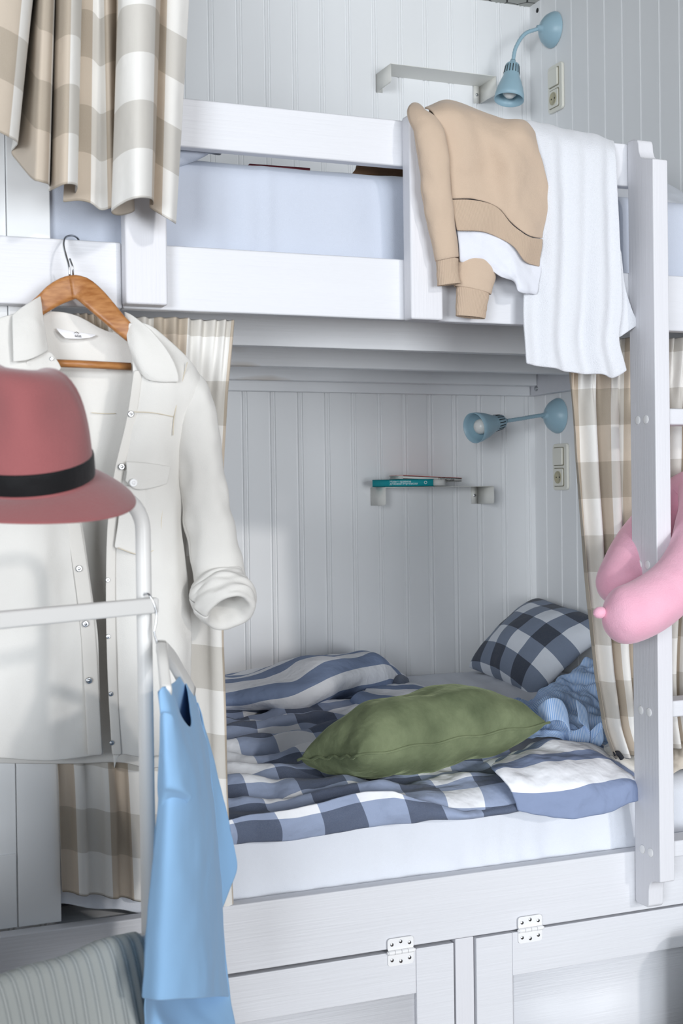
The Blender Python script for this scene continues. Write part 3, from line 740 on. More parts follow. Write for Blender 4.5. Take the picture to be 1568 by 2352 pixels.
G = crumple(grid_from_rows(rows, 24, 20), .008, 20, 4.)
MT['offwhite'] = cloth('off_white_cotton', '#e3e0da', '#cfcac0', wr=.4, wrs=18)
o = mkgrid('white_garment', G, MT['offwhite'], solid=.004); tag(o, 'off-white garment poking out under the foot of the checked curtain', 'clothes')
o = mk('black_strap', *(lambda b: (b.V, b.F))(MB().tube(cr([P(1408, 1732, 2.735), P(1418, 1730, 2.73), (P(1428, 1742, 2.73))], 12), .006, 8)), plain('black_cloth', '#24262d', .8)); tag(o, 'short black strap end beside the off-white garment', 'strap')

# ================================================================== CURTAINS
OU2 = .29
BEI = dict(white='#eae8e4', mu='#c6b8a7', mv='#cdc9c2', dark='#ada08f')
MT['curtain'] = gingham('beige_check_linen', BEI['white'], BEI['mu'], BEI['mv'], BEI['dark'], .165, .178, .1, .30, .2, 12, .40, .5)
MT['curtain2'] = gingham('beige_check_linen_upper', BEI['white'], BEI['mu'], BEI['mv'], BEI['dark'], 1.0, .180, .0, .02, .2, 12, .5, .5)
# lower left curtain, behind the denim shirt
def curtain(name, top, bot, Yt, Yb, folds, amp_t, amp_b, mat, label, nu=150, nv=40, seed=1., mids=(), sh=1.6, header=True, uspread=1.25):
    """top/bot: (px left, px right, py) ; mids: extra rows (frac, pxl, pxr)"""
    ks = [0]+[m_[0] for m_ in mids]+[1]; 
    L = [top[0]]+[m_[1] for m_ in mids]+[bot[0]]; R_ = [top[1]]+[m_[2] for m_ in mids]+[bot[1]]
    rnd = random.Random(seed); ph = np.cumsum([rnd.uniform(.6, 1.4) for _ in range(folds*2+2)]); ph = ph/ph[-1]
    G = np.zeros((nv+1, nu+1, 3))
    for j in range(nv+1):
        f = j/nv; l = np.interp(f, ks, L); r = np.interp(f, ks, R_)
        for i in range(nu+1):
            u = i/nu; pyl = top[2]+(bot[2]-top[2])*f; pyr = (top[3] if len(top) > 3 else top[2])+((bot[3] if len(bot) > 3 else bot[2])-(top[3] if len(top) > 3 else top[2]))*f
            s_ = np.interp(u, np.r_[0, ph], np.arange(len(ph)+1))*PI
            amp = amp_t+(amp_b-amp_t)*min(1, f*2.2)
            wv = math.sin(s_+.4*math.sin(f*3+seed)); wv = math.copysign(abs(wv)**(1/sh), wv)
            if header: wv += 1.3*math.sin(s_*4.2)*max(0, 1-f/.16)
            G[j, i] = P(l+(r-l)*u, pyl+(pyr-pyl)*u, Yt+(Yb-Yt)*f)
            G[j, i, 1] += amp*wv+.006*fbm((u*6, f*4, seed), 1.0, seed)
    uv = grid_uv(G)
    m_ = uv[:, :, 0].max(); 
    uv[..., 0] *= uspread
    o = mkgrid(name, G, mat, uv=uv, solid=.0015); tag(o, label, 'curtain'); return o
curtain('bunk_curtain', (40, 537, 712, 735), (143, 538, 2052, 2092), 2.642, 2.634, 4, .007, .011, MT['curtain'],
        'beige checked curtain of the lower bunk hanging behind the white denim shirt', seed=4, mids=((.12, 60, 521), (.25, 75, 512), (.55, 108, 512), (.8, 134, 524)), uspread=1.0)
curtain('bunk_curtain', (1310, 1720, 776), (1415, 1640, 1745, 1700), 2.735, 2.735, 7, .018, .022, MT['curtain'],
        'beige checked curtain of the lower bunk bunched behind the ladder', seed=9, mids=((.1, 1313, 1715), (.35, 1328, 1690), (.6, 1346, 1670), (.8, 1368, 1650), (.93, 1388, 1640)), uspread=1.0)

# upper left curtain with deep pleats: rows follow the pleats as seen in plan
pl = [(-70, -110, 262, .02), (-25, -60, 282, -.06), (30, -5, 303, -.07), (74, 38, 327, -.05), (82, 34, 340, .03), (78, 26, 352, .05), (84, 40, 372, .03), (96, 72, 410, -.045), (110, 90, 418, -.06), (124, 110, 424, -.045), (128, 114, 432, .03), (123, 112, 440, .04),
      (134, 122, 436, -.03), (160, 150, 424, -.065), (184, 176, 428, -.045), (188, 172, 446, .02), (178, 145, 464, .03), (196, 180, 462, .015), (214, 208, 468, .01), (228, 232, 484, .01), (244, 256, 478, -.015), (262, 272, 470, .0), (274, 300, 472, .03), (272, 308, 486, .04), (268, 276, 496, -.02), (274, 256, 488, -.04), (282, 286, 466, -.075), (322, 316, 456, -.10), (356, 346, 458, -.085), (370, 352, 470, -.03), (366, 344, 478, -.02), (386, 372, 496, -.04), (412, 392, 508, -.045), (438, 404, 516, -.03)]
Y0 = 2.545
top = [(a, -60, Y0-.10+.10*min(1, max(0, a)/430)+d*1.2) for a, b_, c_, d in pl]
bot = [(b_, c_, Y0-.10+.10*min(1, max(0, b_)/430)+d*1.5) for a, b_, c_, d in pl]
mid = [((t_[0]*.5+b_[0]*.5), (t_[1]+b_[1])/2, (t_[2]+b_[2])/2) for t_, b_ in zip(top, bot)]
R_ = np.array([cr([P(*q) for q in r], 300, False) for r in (top, mid, bot)])
G = np.stack([cr(R_[:, i], 30, False) for i in range(301)], 1)
du = np.linalg.norm(np.diff(R_[2], axis=0), axis=1); uu = np.r_[0, np.cumsum(du)]
PHS = [.1, .25, .45, .55, .75, 1.0, 1.15, 1.3, 1.4, 1.5, 1.7, 1.9, 2.1, 2.45, 2.75, 2.95, 3.1, 3.3, 3.5, 3.8, 4.1, 4.3, 4.4, 4.45, 4.48, 4.5, 4.52, 4.75, 4.98, 5.2, 5.3, 5.5, 5.75, 5.98]
uu = np.interp(np.linspace(0, len(PHS)-1, 301), np.arange(len(PHS)), PHS)          # checks follow the pleats
uv = np.zeros((31, 301, 2)); uv[..., 0] = uu[None]
hz = R_[2][:, 2]
for j in range(31):
    uv[j, :, 1] = -(G[j, :, 2]-hz)
o = mkgrid('bunk_curtain', G, MT['curtain2'], uv=uv, solid=.0015); tag(o, 'beige checked curtain with deep pleats at the upper left of the bunk', 'curtain')

# ================================================================== SWEATSHIRT, TOWEL
MT['sweat'] = cloth('beige_fleece', '#cab5a1', '#bfa892', wr=.25, wrs=14, weave=500, wv=.3)
k = NT('beige_rib'); u, v = uvxy(k)
k.b.inputs['Base Color'].default_value = lin('#c2ac97'); k.b.inputs['Roughness'].default_value = .9
w_ = k.math('SINE', k.math('MULTIPLY', u, 2*PI/.0035)); k.bump([(w_, .35, .002)]); MT['rib'] = k.m
sw = thing('beige_sweatshirt', 'beige sweatshirt draped over the upper guard rail and its post', 'sweatshirt', P(1100, 500, 2.56))
rows = [[(975, 330, 2.70), (1040, 310, 2.70), (1100, 310, 2.70), (1170, 325, 2.70), (1235, 345, 2.70)],
        [(985, 255, 2.67), (1030, 242, 2.67), (1090, 258, 2.67), (1160, 285, 2.67), (1230, 308, 2.67)],
        [(975, 250, 2.62), (1015, 237, 2.62), (1075, 250, 2.62), (1150, 277, 2.62), (1200, 278, 2.62), (1226, 300, 2.62)],
        [(996, 268, 2.562), (1040, 268, 2.555), (1090, 290, 2.56), (1150, 305, 2.555), (1205, 305, 2.55), (1236, 335, 2.57)],
        [(1022, 340, 2.55), (1070, 350, 2.545), (1120, 360, 2.555), (1175, 370, 2.53), (1215, 370, 2.55), (1252, 395, 2.57)],
        [(1034, 410, 2.55), (1080, 415, 2.548), (1130, 420, 2.552), (1185, 440, 2.53), (1225, 440, 2.555), (1263, 440, 2.575)],
        [(1036, 440, 2.55), (1085, 445, 2.548), (1135, 460, 2.552), (1182, 492, 2.54), (1222, 510, 2.55), (1256, 492, 2.575)],
        [(1036, 457, 2.552), (1090, 458, 2.550), (1140, 475, 2.552), (1176, 514, 2.548), (1214, 541, 2.55), (1244, 548, 2.575)]]
G = crumple(grid_from_rows(rows, 48, 60), .010, 7, 5.)
body_last = G[-1].copy()
mkgrid('body', G, MT['sweat'], sw, solid=.004)
rows = [[(1034, 458, 2.549), (1090, 459, 2.547), (1140, 476, 2.549), (1176, 515, 2.545), (1214, 542, 2.547), (1245, 549, 2.573)],
        [(1042, 495, 2.546), (1098, 496, 2.544), (1144, 512, 2.547), (1178, 543, 2.542), (1210, 572, 2.546), (1242, 582, 2.572)],
        [(1049, 530, 2.552), (1110, 533, 2.550), (1150, 549, 2.552), (1180, 568, 2.546), (1204, 600, 2.55), (1238, 613, 2.575)]]
mkgrid('waistband', crumple(grid_from_rows(rows, 48, 14), .003, 14, 2.), MT['rib'], sw, solid=.004)
G = sleeve([(958, 262, 2.64), (963, 268, 2.575), (984, 300, 2.55), (998, 380, 2.545), (1003, 450, 2.545), (1014, 520, 2.55), (1024, 580, 2.55), (1027, 596, 2.55)], [24, 27, 34, 38, 36, 33, 29, 27], [.012, .018, .022, .026, .026, .024, .02, .017], wob=.10, seed=2.)
s1 = mkgrid('sleeve', crumple(G, .004, 10, 3.), MT['sweat'], sw, solid=.003)
G = sleeve([(1026, 594, 2.55), (1027, 615, 2.55), (1029, 640, 2.55), (1031, 655, 2.55)], [27, 26, 27, 29], [.017, .015, .014, .015], wob=.06, lip=((.9, .006), (.82, .04)))
mkgrid('cuff', G, MT['rib'], s1, solid=.002)
G = sleeve([(1100, 560, 2.585), (1096, 600, 2.575), (1090, 640, 2.572), (1086, 668, 2.572)], [48, 50, 50, 46], [.012, .018, .020, .018], wob=.1, seed=5.)
s2 = mkgrid('sleeve', G, MT['sweat'], sw, solid=.003)
G = sleeve([(1086, 664, 2.572), (1084, 685, 2.57), (1081, 710, 2.57), (1080, 730, 2.57)], [42, 40, 38, 37], [.018, .016, .015, .014], wob=.06, seed=6., lip=((.9, .006), (.8, .04)))
mkgrid('cuff', G, MT['rib'], s2, solid=.002)
# white t-shirt hem under it
MT['tee_white'] = cloth('white_jersey', '#e2e4ec', '#d9dce6', wr=.2, weave=700)
rows = [[(1048, 500, 2.565), (1110, 505, 2.562), (1160, 530, 2.562), (1200, 570, 2.562), (1245, 590, 2.585)],
        [(1050, 545, 2.562), (1115, 552, 2.556), (1160, 572, 2.552), (1195, 605, 2.556), (1240, 622, 2.58)],
        [(1052, 575, 2.562), (1115, 580, 2.552), (1160, 602, 2.556), (1190, 630, 2.546), (1236, 650, 2.575)],
        [(1053, 592, 2.562), (1110, 596, 2.556), (1150, 615, 2.552), (1178, 640, 2.552), (1200, 662, 2.548), (1232, 672, 2.575)],
        [(1055, 600, 2.566), (1110, 610, 2.562), (1148, 635, 2.558), (1178, 648, 2.558), (1190, 670, 2.552), (1228, 676, 2.577)]]
G = crumple(grid_from_rows(rows, 44, 30), .006, 14, 9.)
o = mkgrid('white_tee_shirt', G, MT['tee_white'], solid=.003); tag(o, 'hem of a white t-shirt hanging out below the beige sweatshirt', 't-shirt')

k = NT('white_terry'); c = lin('#dfe1e7'); k.b.inputs['Base Color'].default_value = c
k.b.inputs['Roughness'].default_value = .95; k.b.inputs['Sheen Weight'].default_value = .3
k.bump([(k.noise(420, (1, 1, 1), 2), .6, .003)]); MT['terry'] = k.m
tw = thing('white_towel', 'white terry towel hung over the upper guard rail beside the beige sweatshirt', 'towel', P(1310, 600, 2.58))
rows = [[(1190, 380, 2.70), (1260, 385, 2.70), (1330, 395, 2.70), (1405, 410, 2.70)],
        [(1192, 300, 2.675), (1260, 300, 2.675), (1330, 320, 2.675), (1408, 340, 2.675)],
        [(1194, 281, 2.63), (1215, 278, 2.63), (1245, 287, 2.63), (1300, 303, 2.63), (1360, 311, 2.63), (1409, 326, 2.63)],
        [(1200, 310, 2.595), (1250, 320, 2.590), (1300, 332, 2.592), (1360, 345, 2.59), (1412, 355, 2.595)],
        [(1205, 430, 2.585), (1262, 440, 2.578), (1310, 450, 2.588), (1360, 460, 2.58), (1417, 470, 2.59)],
        [(1205, 560, 2.585), (1265, 570, 2.576), (1316, 580, 2.588), (1365, 585, 2.578), (1422, 590, 2.588)],
        [(1199, 690, 2.585), (1260, 700, 2.574), (1325, 700, 2.588), (1375, 705, 2.576), (1424, 705, 2.586)],
        [(1201, 770, 2.582), (1262, 785, 2.576), (1328, 790, 2.588), (1376, 790, 2.576), (1418, 778, 2.586)],
        [(1205, 836, 2.58), (1262, 846, 2.574), (1330, 859, 2.586), (1378, 860, 2.574), (1412, 868, 2.578), (1436, 852, 2.59)]]
G = grid_from_rows(rows, 60, 90)
for j in range(G.shape[0]):
    for i in range(G.shape[1]):
        G[j, i, 1] -= .006*math.sin(i*.42+j*.02)*min(1, j/40)
G = crumple(G, .004, 7, 1.)
mkgrid('towel_front', G, MT['terry'], tw, solid=.006)
rows = [[(1380, 560, 2.605), (1405, 565, 2.605), (1424, 575, 2.605)], [(1385, 640, 2.603), (1410, 645, 2.603), (1433, 648, 2.603)], [(1385, 700, 2.60), (1415, 705, 2.60), (1450, 708, 2.595)], [(1385, 785, 2.60), (1420, 776, 2.60), (1440, 763, 2.597), (1467, 745, 2.592)]]
G = crumple(grid_from_rows(rows, 18, 26), .003, 8, 2.)
mkgrid('towel_back', G, MT['terry'], tw, solid=.005)

# ================================================================== NECK PILLOW
k = NT('pink_plush'); n = k.noise(11, (1, 1, 1), 4)
k.l(k.mix(n, lin('#f6c2d5'), lin('#eca5bd')), k.b.inputs['Base Color']); k.b.inputs['Roughness'].default_value = .85
k.b.inputs['Sheen Weight'].default_value = .5; k.b.inputs['Sheen Tint'].default_value = lin('#ffe6ee')
k.bump([(k.noise(22, (1, 1, 1), 3), .3, .01), (k.noise(400, (1, 1, 1), 1), .25, .003)]); MT['plush'] = k.m
npi = thing('neck_pillow', 'pink plush neck pillow looped round the ladder side rail', 'neck pillow', P(1480, 1430, 2.45))
path = cr([P(1386, 1424, 2.44), P(1430, 1415, 2.435), P(1485, 1392, 2.43), P(1545, 1345, 2.44), P(1595, 1270, 2.48), P(1618, 1190, 2.55), P(1605, 1130, 2.64), P(1560, 1150, 2.69), P(1500, 1220, 2.68), P(1450, 1290, 2.645), P(1418, 1345, 2.62), P(1408, 1378, 2.60)], 60)
rad = np.zeros(61)
d = np.linalg.norm(np.diff(path, axis=0), axis=1); s_ = np.r_[0, np.cumsum(d)]
for i in range(len(rad)):
    rad[i] = (.062+.003*math.sin(i*.3))*math.sqrt(max(0.02, 1-max(0, 1-s_[i]/.055)**2))*math.sqrt(max(.02, 1-max(0, 1-(s_[-1]-s_[i])/.06)**2))
b = MB(); b.tube(path, rad, 24); G_ = np.array(b.V)
for i in range(len(G_)): G_[i] += .006*fbm(G_[i], 9, 3.)*np.array([.5, -.8, .5])
mk('cushion_body', G_, b.F, MT['plush'], npi, sub=1)
b = MB(); c_ = P(1377, 1407, 2.445); b.lathe([(.0001, -.016), (.010, -.013), (.015, 0), (.010, .013), (.0001, .016)], c_, (1, 0, .2), 16); b.build('button_tab', MT['plush'], npi, sub=1)

# ================================================================== HAT AND RACK
MT['rack'] = paint('white_rack_enamel', '#dedddb', .35, .02, (1, 1, 1), .03)
YP = 2.10
pr_ = P(331, 1400, YP); un_ = np.array([.888, .46, 0])
rk = thing('clothes_rack', 'white metal clothes rack with rounded corner in the left foreground', 'clothes rack', (pr_[0], pr_[1], 0))
def on_rack(s): return np.array([pr_[0], pr_[1], 0])+un_*s           # s <= 0 runs left and nearer
zt = P(300, 1141, YP)[2]; LEN = .62; R0 = .055
tub = []
tub.append(on_rack(0)+[0, 0, .02]); tub += [on_rack(0)+[0, 0, z] for z in np.linspace(.1, zt-R0, 8)]
for q in range(1, 9): a = q*PI/2/8; tub.append(on_rack(-R0*(1-math.cos(a)))+[0, 0, zt-R0+R0*math.sin(a)])
for q in range(1, 8): tub.append(on_rack(-R0-(LEN-2*R0)*q/8)+[0, 0, zt])
for q in range(0, 9): a = PI/2-q*PI/2/8; tub.append(on_rack(-LEN+R0*(1-math.cos(a)))+[0, 0, zt-R0+R0*math.sin(a)])
tub += [on_rack(-LEN)+[0, 0, z] for z in np.linspace(zt-R0-.05, .02, 8)]
MB().tube(tub, .0125, 16).build('hoop_frame', MT['rack'], rk)
def flatbar(z0, z1, s0, s1, th, off):
    nn = np.array([un_[1], -un_[0], 0]); V = []
    for z in (z0, z1):
        for o_ in (off-th, off):
            for s in (s0, s1): V.append(on_rack(s)+nn*o_+[0, 0, z])
    return MB().add(V, [(0, 2, 3, 1), (4, 5, 7, 6), (0, 1, 5, 4), (2, 6, 7, 3), (0, 4, 6, 2), (1, 3, 7, 5)])
zb1, zb0 = P(331, 1371, YP)[2], P(331, 1407, YP)[2]
flatbar(zb0, zb1, -LEN+.0, .006, .018, .0305).build('cross_bar', MT['rack'], rk, bevel=.004)
zl1, zl0 = P(331, 2141, YP)[2], P(331, 2172, YP)[2]
flatbar(zl0, zl1, -LEN+.0, -.009, .018, .009).build('lower_bar', MT['rack'], rk, bevel=.004)
MB().tube([on_rack(0)+[.0, -.30, .02], on_rack(0)+[0, .28, .02]], .0112, 12).build('foot', MT['rack'], rk)
MB().tube([on_rack(-LEN)+[.0, -.30, .02], on_rack(-LEN)+[0, .28, .02]], .0112, 12).build('foot', MT['rack'], rk)

MT['felt'] = cloth('dusty_rose_felt', '#9d5f60', '#8d5254', rough=.95, weave=350, wv=.35, wr=.12, wrs=8, sheen=.35, mott=.7, ms=14)
MT['ribbon'] = cloth('black_ribbon', '#0c0d10', '#090a0c', rough=.6, weave=800)
hc = P(66, 1098, 1.93)                                                  # middle of the crown's foot
ht = thing('fedora_hat', 'dusty rose felt fedora with black band hung on the clothes rack', 'hat', hc)
vdir = -ray(66, 1098); vdir[2] = 0; vdir /= np.linalg.norm(vdir)        # towards the room's middle
tilt = math.radians(17); hz_ = np.array([0, 0, 1.])*math.cos(tilt)+vdir*math.sin(tilt); hz_ /= np.linalg.norm(hz_)
side = np.cross(vdir, [0, 0, 1.]); side = -side
roll = math.radians(3); hz_ = hz_*math.cos(roll)+side*math.sin(roll)*(-1)
hx_ = side-hz_*(side@hz_); hx_ /= np.linalg.norm(hx_); hy_ = np.cross(hz_, hx_)
n = 72
def hring(rx, ry, fz, dent=None):
    out = []
    for q in range(n):
        a = q*2*PI/n; x, y = rx*math.cos(a), ry*math.sin(a)
        z = fz(a) if callable(fz) else fz
        p = hc+hx_*x+hy_*y+hz_*z
        out.append(p)
    return out
flare = lambda r: (lambda a: -.030*((r-.09)/.062)**1.6*(.55+.45*math.cos(a)**2)-.012*((r-.09)/.062)*math.cos(a))
rings = [hring(.093, .102, .0)]
for r in (.096, .105, .118, .132, .145, .151): rings.append(hring(r, r*1.06, flare(r)))
rings.append(hring(.1515, .1515*1.06, lambda a: flare(.151)(a)-.0025))
for r in (.145, .125, .10, .091): rings.append(hring(r, r*1.06, lambda a, r=r: flare(r)(a)-.004))
b = MB(); b.loft(rings, cap=False)
brim = b.build('brim', MT['felt'], ht, sub=1)
cr_prof = [(.0925, .102, -.002), (.0925, .1015, .02), (.0915, .1005, .045), (.0895, .098, .08), (.085, .094, .11), (.077, .087, .136), (.064, .075, .155), (.046, .056, .166), (.022, .027, .171), (.002, .002, .172)]
rings = [hring(a_, b_, z_) for a_, b_, z_ in cr_prof]
V = [p for r in rings for p in r]
V2 = []
for j, r in enumerate(rings):
    zj = cr_prof[j][2]
    for q, p in enumerate(r):
        p = np.array(p); rel = p-hc; x, y, z = rel@hx_, rel@hy_, rel@hz_
        top = np.clip((z-.04)/.1, 0, 1)
        d = -.026*math.exp(-(x/.03)**2)*np.clip((z-.13)/.03, 0, 1)*np.clip((y+.035)/.05, 0, 1)          # centre crease
        pin = np.exp(-((z-.112)/.034)**2)*math.exp(-((x-.058)/.036)**2)*np.clip(-y/.05, 0, 1)*.020+np.exp(-((z-.112)/.034)**2)*math.exp(-((x+.058)/.036)**2)*np.clip(-y/.05, 0, 1)*.024
        pin2 = np.exp(-((z-.10)/.032)**2)*math.exp(-((x-.04)/.05)**2)*max(0, y/.1)*.02
        y2 = y+pin-pin2
        x2 = x*(1-.06*top*(y < 0))
        V2.append(hc+hx_*x2+hy_*y2+hz_*(z+d+.012*top*(-x/.09)))
b = MB(); b.loft(rings, cap=False); mk('crown', V2, b.F, MT['felt'], ht, sub=1)
rb = [hring(.0945, .1035, .003), hring(.0948, .1038, .008), hring(.0945, .1035, .030), hring(.0938, .1028, .0335), hring(.092, .101, .0335)]
b = MB(); b.loft(rb, cap=False); b.build('hat_band', MT['ribbon'], ht, label='black ribbon band')

# grey ribbed towel over the rack's lower bar
MT['grey_towel'] = None
k = NT('grey_ribbed_cotton'); u, v = uvxy(k); f_ = k.math('FRACT', k.math('DIVIDE', u, .0225))
ridge = k.math('LESS_THAN', k.math('ABSOLUTE', k.math('SUBTRACT', f_, .5)), .06)
k.l(k.mix(ridge, lin('#a4a8a6'), lin('#c4c7c4')), k.b.inputs['Base Color']); k.b.inputs['Roughness'].default_value = .95
k.bump([(k.math('SINE', k.math('MULTIPLY', u, 2*PI/.0225)), .4, .008), (k.noise(500, (1, 1, 1), 2), .4, .003)]); MT['grey_towel'] = k.m
nn = np.array([un_[1], -un_[0], 0])
rows = []
for off, z, ex in ((-.020, zl1-.30, .0), (-.018, zl1-.05, .0), (-.013, zl1+.004, .0), (.0, zl1+.010, .0), (.014, zl1+.004, .0), (.024, zl1-.05, .008), (.034, zl1-.14, .016), (.044, zl1-.24, .02), (.05, zl1-.36, .024)):
    rows.append([tuple(on_rack(s+ex*1.0)+nn*(off+.006*math.sin(s*40+z*9)*(off > .015)+.0)+[0, 0, z+.003*math.sin(s*50)]) for s in np.linspace(-.60, -.026, 9)])
G = grid_from_rows(rows, 70, 44, px=False)
o = mkgrid('grey_towel', G, MT['grey_towel'], solid=.006); tag(o, 'grey ribbed towel hanging over the lower bar of the clothes rack', 'towel')

# ------------------------------------------------------------------ blue t-shirt on a white hanger
wh = thing('coat_hanger', 'white coat hanger hooked on the rack, blue t-shirt on it', 'hanger', P(360, 1480, 2.07), 'coat hangers')
b = MB(); hk = cr([P(322, 1388, 2.115), P(327, 1370, 2.095), P(340, 1364, 2.075), P(352, 1384, 2.07), P(359, 1410, 2.07), P(357, 1436, 2.07), P(354, 1452, 2.07), P(362, 1482, 2.07)], 40)
b.tube(hk, .0017, 8); b.build('hook', MT['steel'], wh)
MT['hanger_white'] = plain('white_plastic', '#e3e1dd', .4)
def arm(path, w, d):
    pts = cr([P(*p) for p in path], 16); rings = []
    for i, p in enumerate(pts):
        f = i/16; ww = w[0]+(w[1]-w[0])*f; t_ = pts[min(i+1, 16)]-pts[max(i-1, 0)]; t_ /= np.linalg.norm(t_)
        a = np.cross(t_, [0, 0, 1.]); a /= np.linalg.norm(a); c_ = np.cross(a, t_)
        rings.append([p+a*d*math.copysign(abs(math.cos(q*PI/8))**.5, math.cos(q*PI/8))+c_*ww*math.copysign(abs(math.sin(q*PI/8))**.5, math.sin(q*PI/8)) for q in range(16)])
    return MB().loft(rings)
arm([(371, 1488, 2.07), (374, 1520, 2.02), (378, 1560, 1.99), (382, 1592, 1.968)], (.012, .012), .0085).build('arm', MT['hanger_white'], wh)
arm([(370, 1486, 2.07), (393, 1512, 2.13), (416, 1552, 2.19), (438, 1590, 2.235)], (.012, .012), .0085).build('arm', MT['hanger_white'], wh)
MT['tee_blue'] = cloth('sky_blue_jersey', '#92badf', '#86afd8', wr=.3, wrs=7, weave=600, wv=.12, mott=.6)
ts = thing('blue_tee_shirt', 'sky blue t-shirt on the white hanger, seen side on in the foreground', 't-shirt', P(420, 2280, 2.08))
front = [[(364, 1588, 1.955), (372, 1577, 1.955), (390, 1579, 1.975), (404, 1602, 2.00), (418, 1645, 2.04), (437, 1668, 2.07), (437, 1635, 2.12), (431, 1590, 2.17), (427, 1562, 2.20), (445, 1588, 2.235)],
         [(367, 1640, 1.945), (385, 1640, 1.945), (405, 1655, 1.965), (420, 1680, 1.99), (437, 1690, 2.03), (446, 1670, 2.09), (450, 1650, 2.15), (455, 1640, 2.20), (462, 1655, 2.24)],
         [(370, 1730, 1.945), (390, 1730, 1.935), (415, 1735, 1.95), (440, 1740, 1.99), (458, 1735, 2.06), (467, 1730, 2.14), (474, 1725, 2.20), (478, 1728, 2.24)],
         [(366, 1815, 1.95), (390, 1820, 1.93), (420, 1825, 1.945), (450, 1830, 1.99), (470, 1825, 2.07), (480, 1820, 2.15), (486, 1818, 2.20), (490, 1818, 2.24)],
         [(358, 1900, 1.95), (385, 1905, 1.925), (420, 1910, 1.94), (455, 1910, 1.99), (478, 1905, 2.07), (490, 1900, 2.15), (496, 1898, 2.20), (499, 1898, 2.24)],
         [(346, 2020, 1.95), (380, 2028, 1.92), (420, 2030, 1.935), (460, 2028, 1.985), (485, 2022, 2.07), (497, 2018, 2.15), (503, 2016, 2.2), (506, 2016, 2.24)],
         [(334, 2160, 1.95), (372, 2172, 1.92), (418, 2175, 1.93), (462, 2172, 1.985), (492, 2165, 2.07), (506, 2160, 2.14), (513, 2158, 2.18), (516, 2158, 2.22)],
         [(324, 2293, 1.95), (365, 2299, 1.915), (415, 2296, 1.925), (465, 2292, 1.98), (500, 2289, 2.06), (516, 2289, 2.13), (524, 2290, 2.17), (527, 2290, 2.20)]]
G = crumple(grid_from_rows(front, 56, 80), .005, 7, 2.)
mkgrid('front_panel', G, MT['tee_blue'], ts, solid=.0022)
backp = [[(364, 1588, 1.957), (372, 1579, 1.99), (388, 1574, 2.05), (402, 1566, 2.11), (414, 1553, 2.17), (428, 1562, 2.205), (446, 1590, 2.237)],
         [(367, 1650, 1.947), (376, 1650, 2.02), (394, 1650, 2.10), (414, 1650, 2.17), (436, 1650, 2.23), (463, 1657, 2.242)],
         [(370, 1730, 1.947), (378, 1740, 2.04), (400, 1740, 2.13), (425, 1740, 2.20), (450, 1735, 2.25), (479, 1729, 2.242)],
         [(358, 1900, 1.952), (372, 1905, 2.04), (398, 1905, 2.14), (430, 1905, 2.21), (465, 1900, 2.26), (500, 1898, 2.242)],
         [(346, 2020, 1.952), (362, 2030, 2.04), (392, 2030, 2.14), (430, 2030, 2.21), (470, 2024, 2.26), (507, 2016, 2.242)],
         [(334, 2160, 1.952), (352, 2180, 2.03), (388, 2190, 2.13), (430, 2195, 2.20), (476, 2180, 2.245), (517, 2158, 2.222)],
         [(330, 2296, 1.975), (352, 2306, 2.03), (392, 2318, 2.09), (438, 2322, 2.13), (488, 2312, 2.17), (529, 2295, 2.205)],
         [(332, 2375, 2.02), (352, 2390, 2.05), (392, 2396, 2.03), (440, 2400, 2.09), (492, 2388, 2.12), (542, 2372, 2.19)]]
G = crumple(grid_from_rows(backp, 44, 80), .005, 7, 6.)
mkgrid('back_panel', G, MT['tee_blue'], ts, solid=.0022)
# sleeves
rows = [[(369, 1640, 1.94), (378, 1635, 1.93), (392, 1640, 1.93), (402, 1655, 1.94)], [(366, 1720, 1.935), (380, 1720, 1.915), (402, 1725, 1.92), (424, 1740, 1.94)], [(363, 1812, 1.94), (384, 1806, 1.905), (412, 1811, 1.91), (440, 1830, 1.94)], [(364, 1830, 1.945), (384, 1814, 1.915), (412, 1819, 1.92), (438, 1836, 1.945)], [(368, 1890, 1.955), (384, 1850, 1.945), (410, 1840, 1.945), (432, 1845, 1.95)]]
mkgrid('sleeve', crumple(grid_from_rows(rows, 22, 26), .003, 9, 3.), MT['tee_blue'], ts, solid=.0022)
rows = [[(452, 1612, 2.235), (462, 1640, 2.24), (470, 1690, 2.24), (474, 1725, 2.235)], [(460, 1640, 2.25), (482, 1720, 2.255), (488, 1790, 2.25), (486, 1830, 2.24)], [(468, 1680, 2.265), (502, 1800, 2.27), (505, 1890, 2.265), (494, 1960, 2.25)], [(474, 1700, 2.27), (525, 1895, 2.275), (520, 1990, 2.27), (500, 2040, 2.255)], [(478, 1712, 2.27), (545, 1985, 2.275), (528, 2042, 2.27), (508, 2092, 2.255)]]
mkgrid('sleeve', crumple(grid_from_rows(rows, 26, 26), .003, 9, 8.), MT['tee_blue'], ts, solid=.0022)

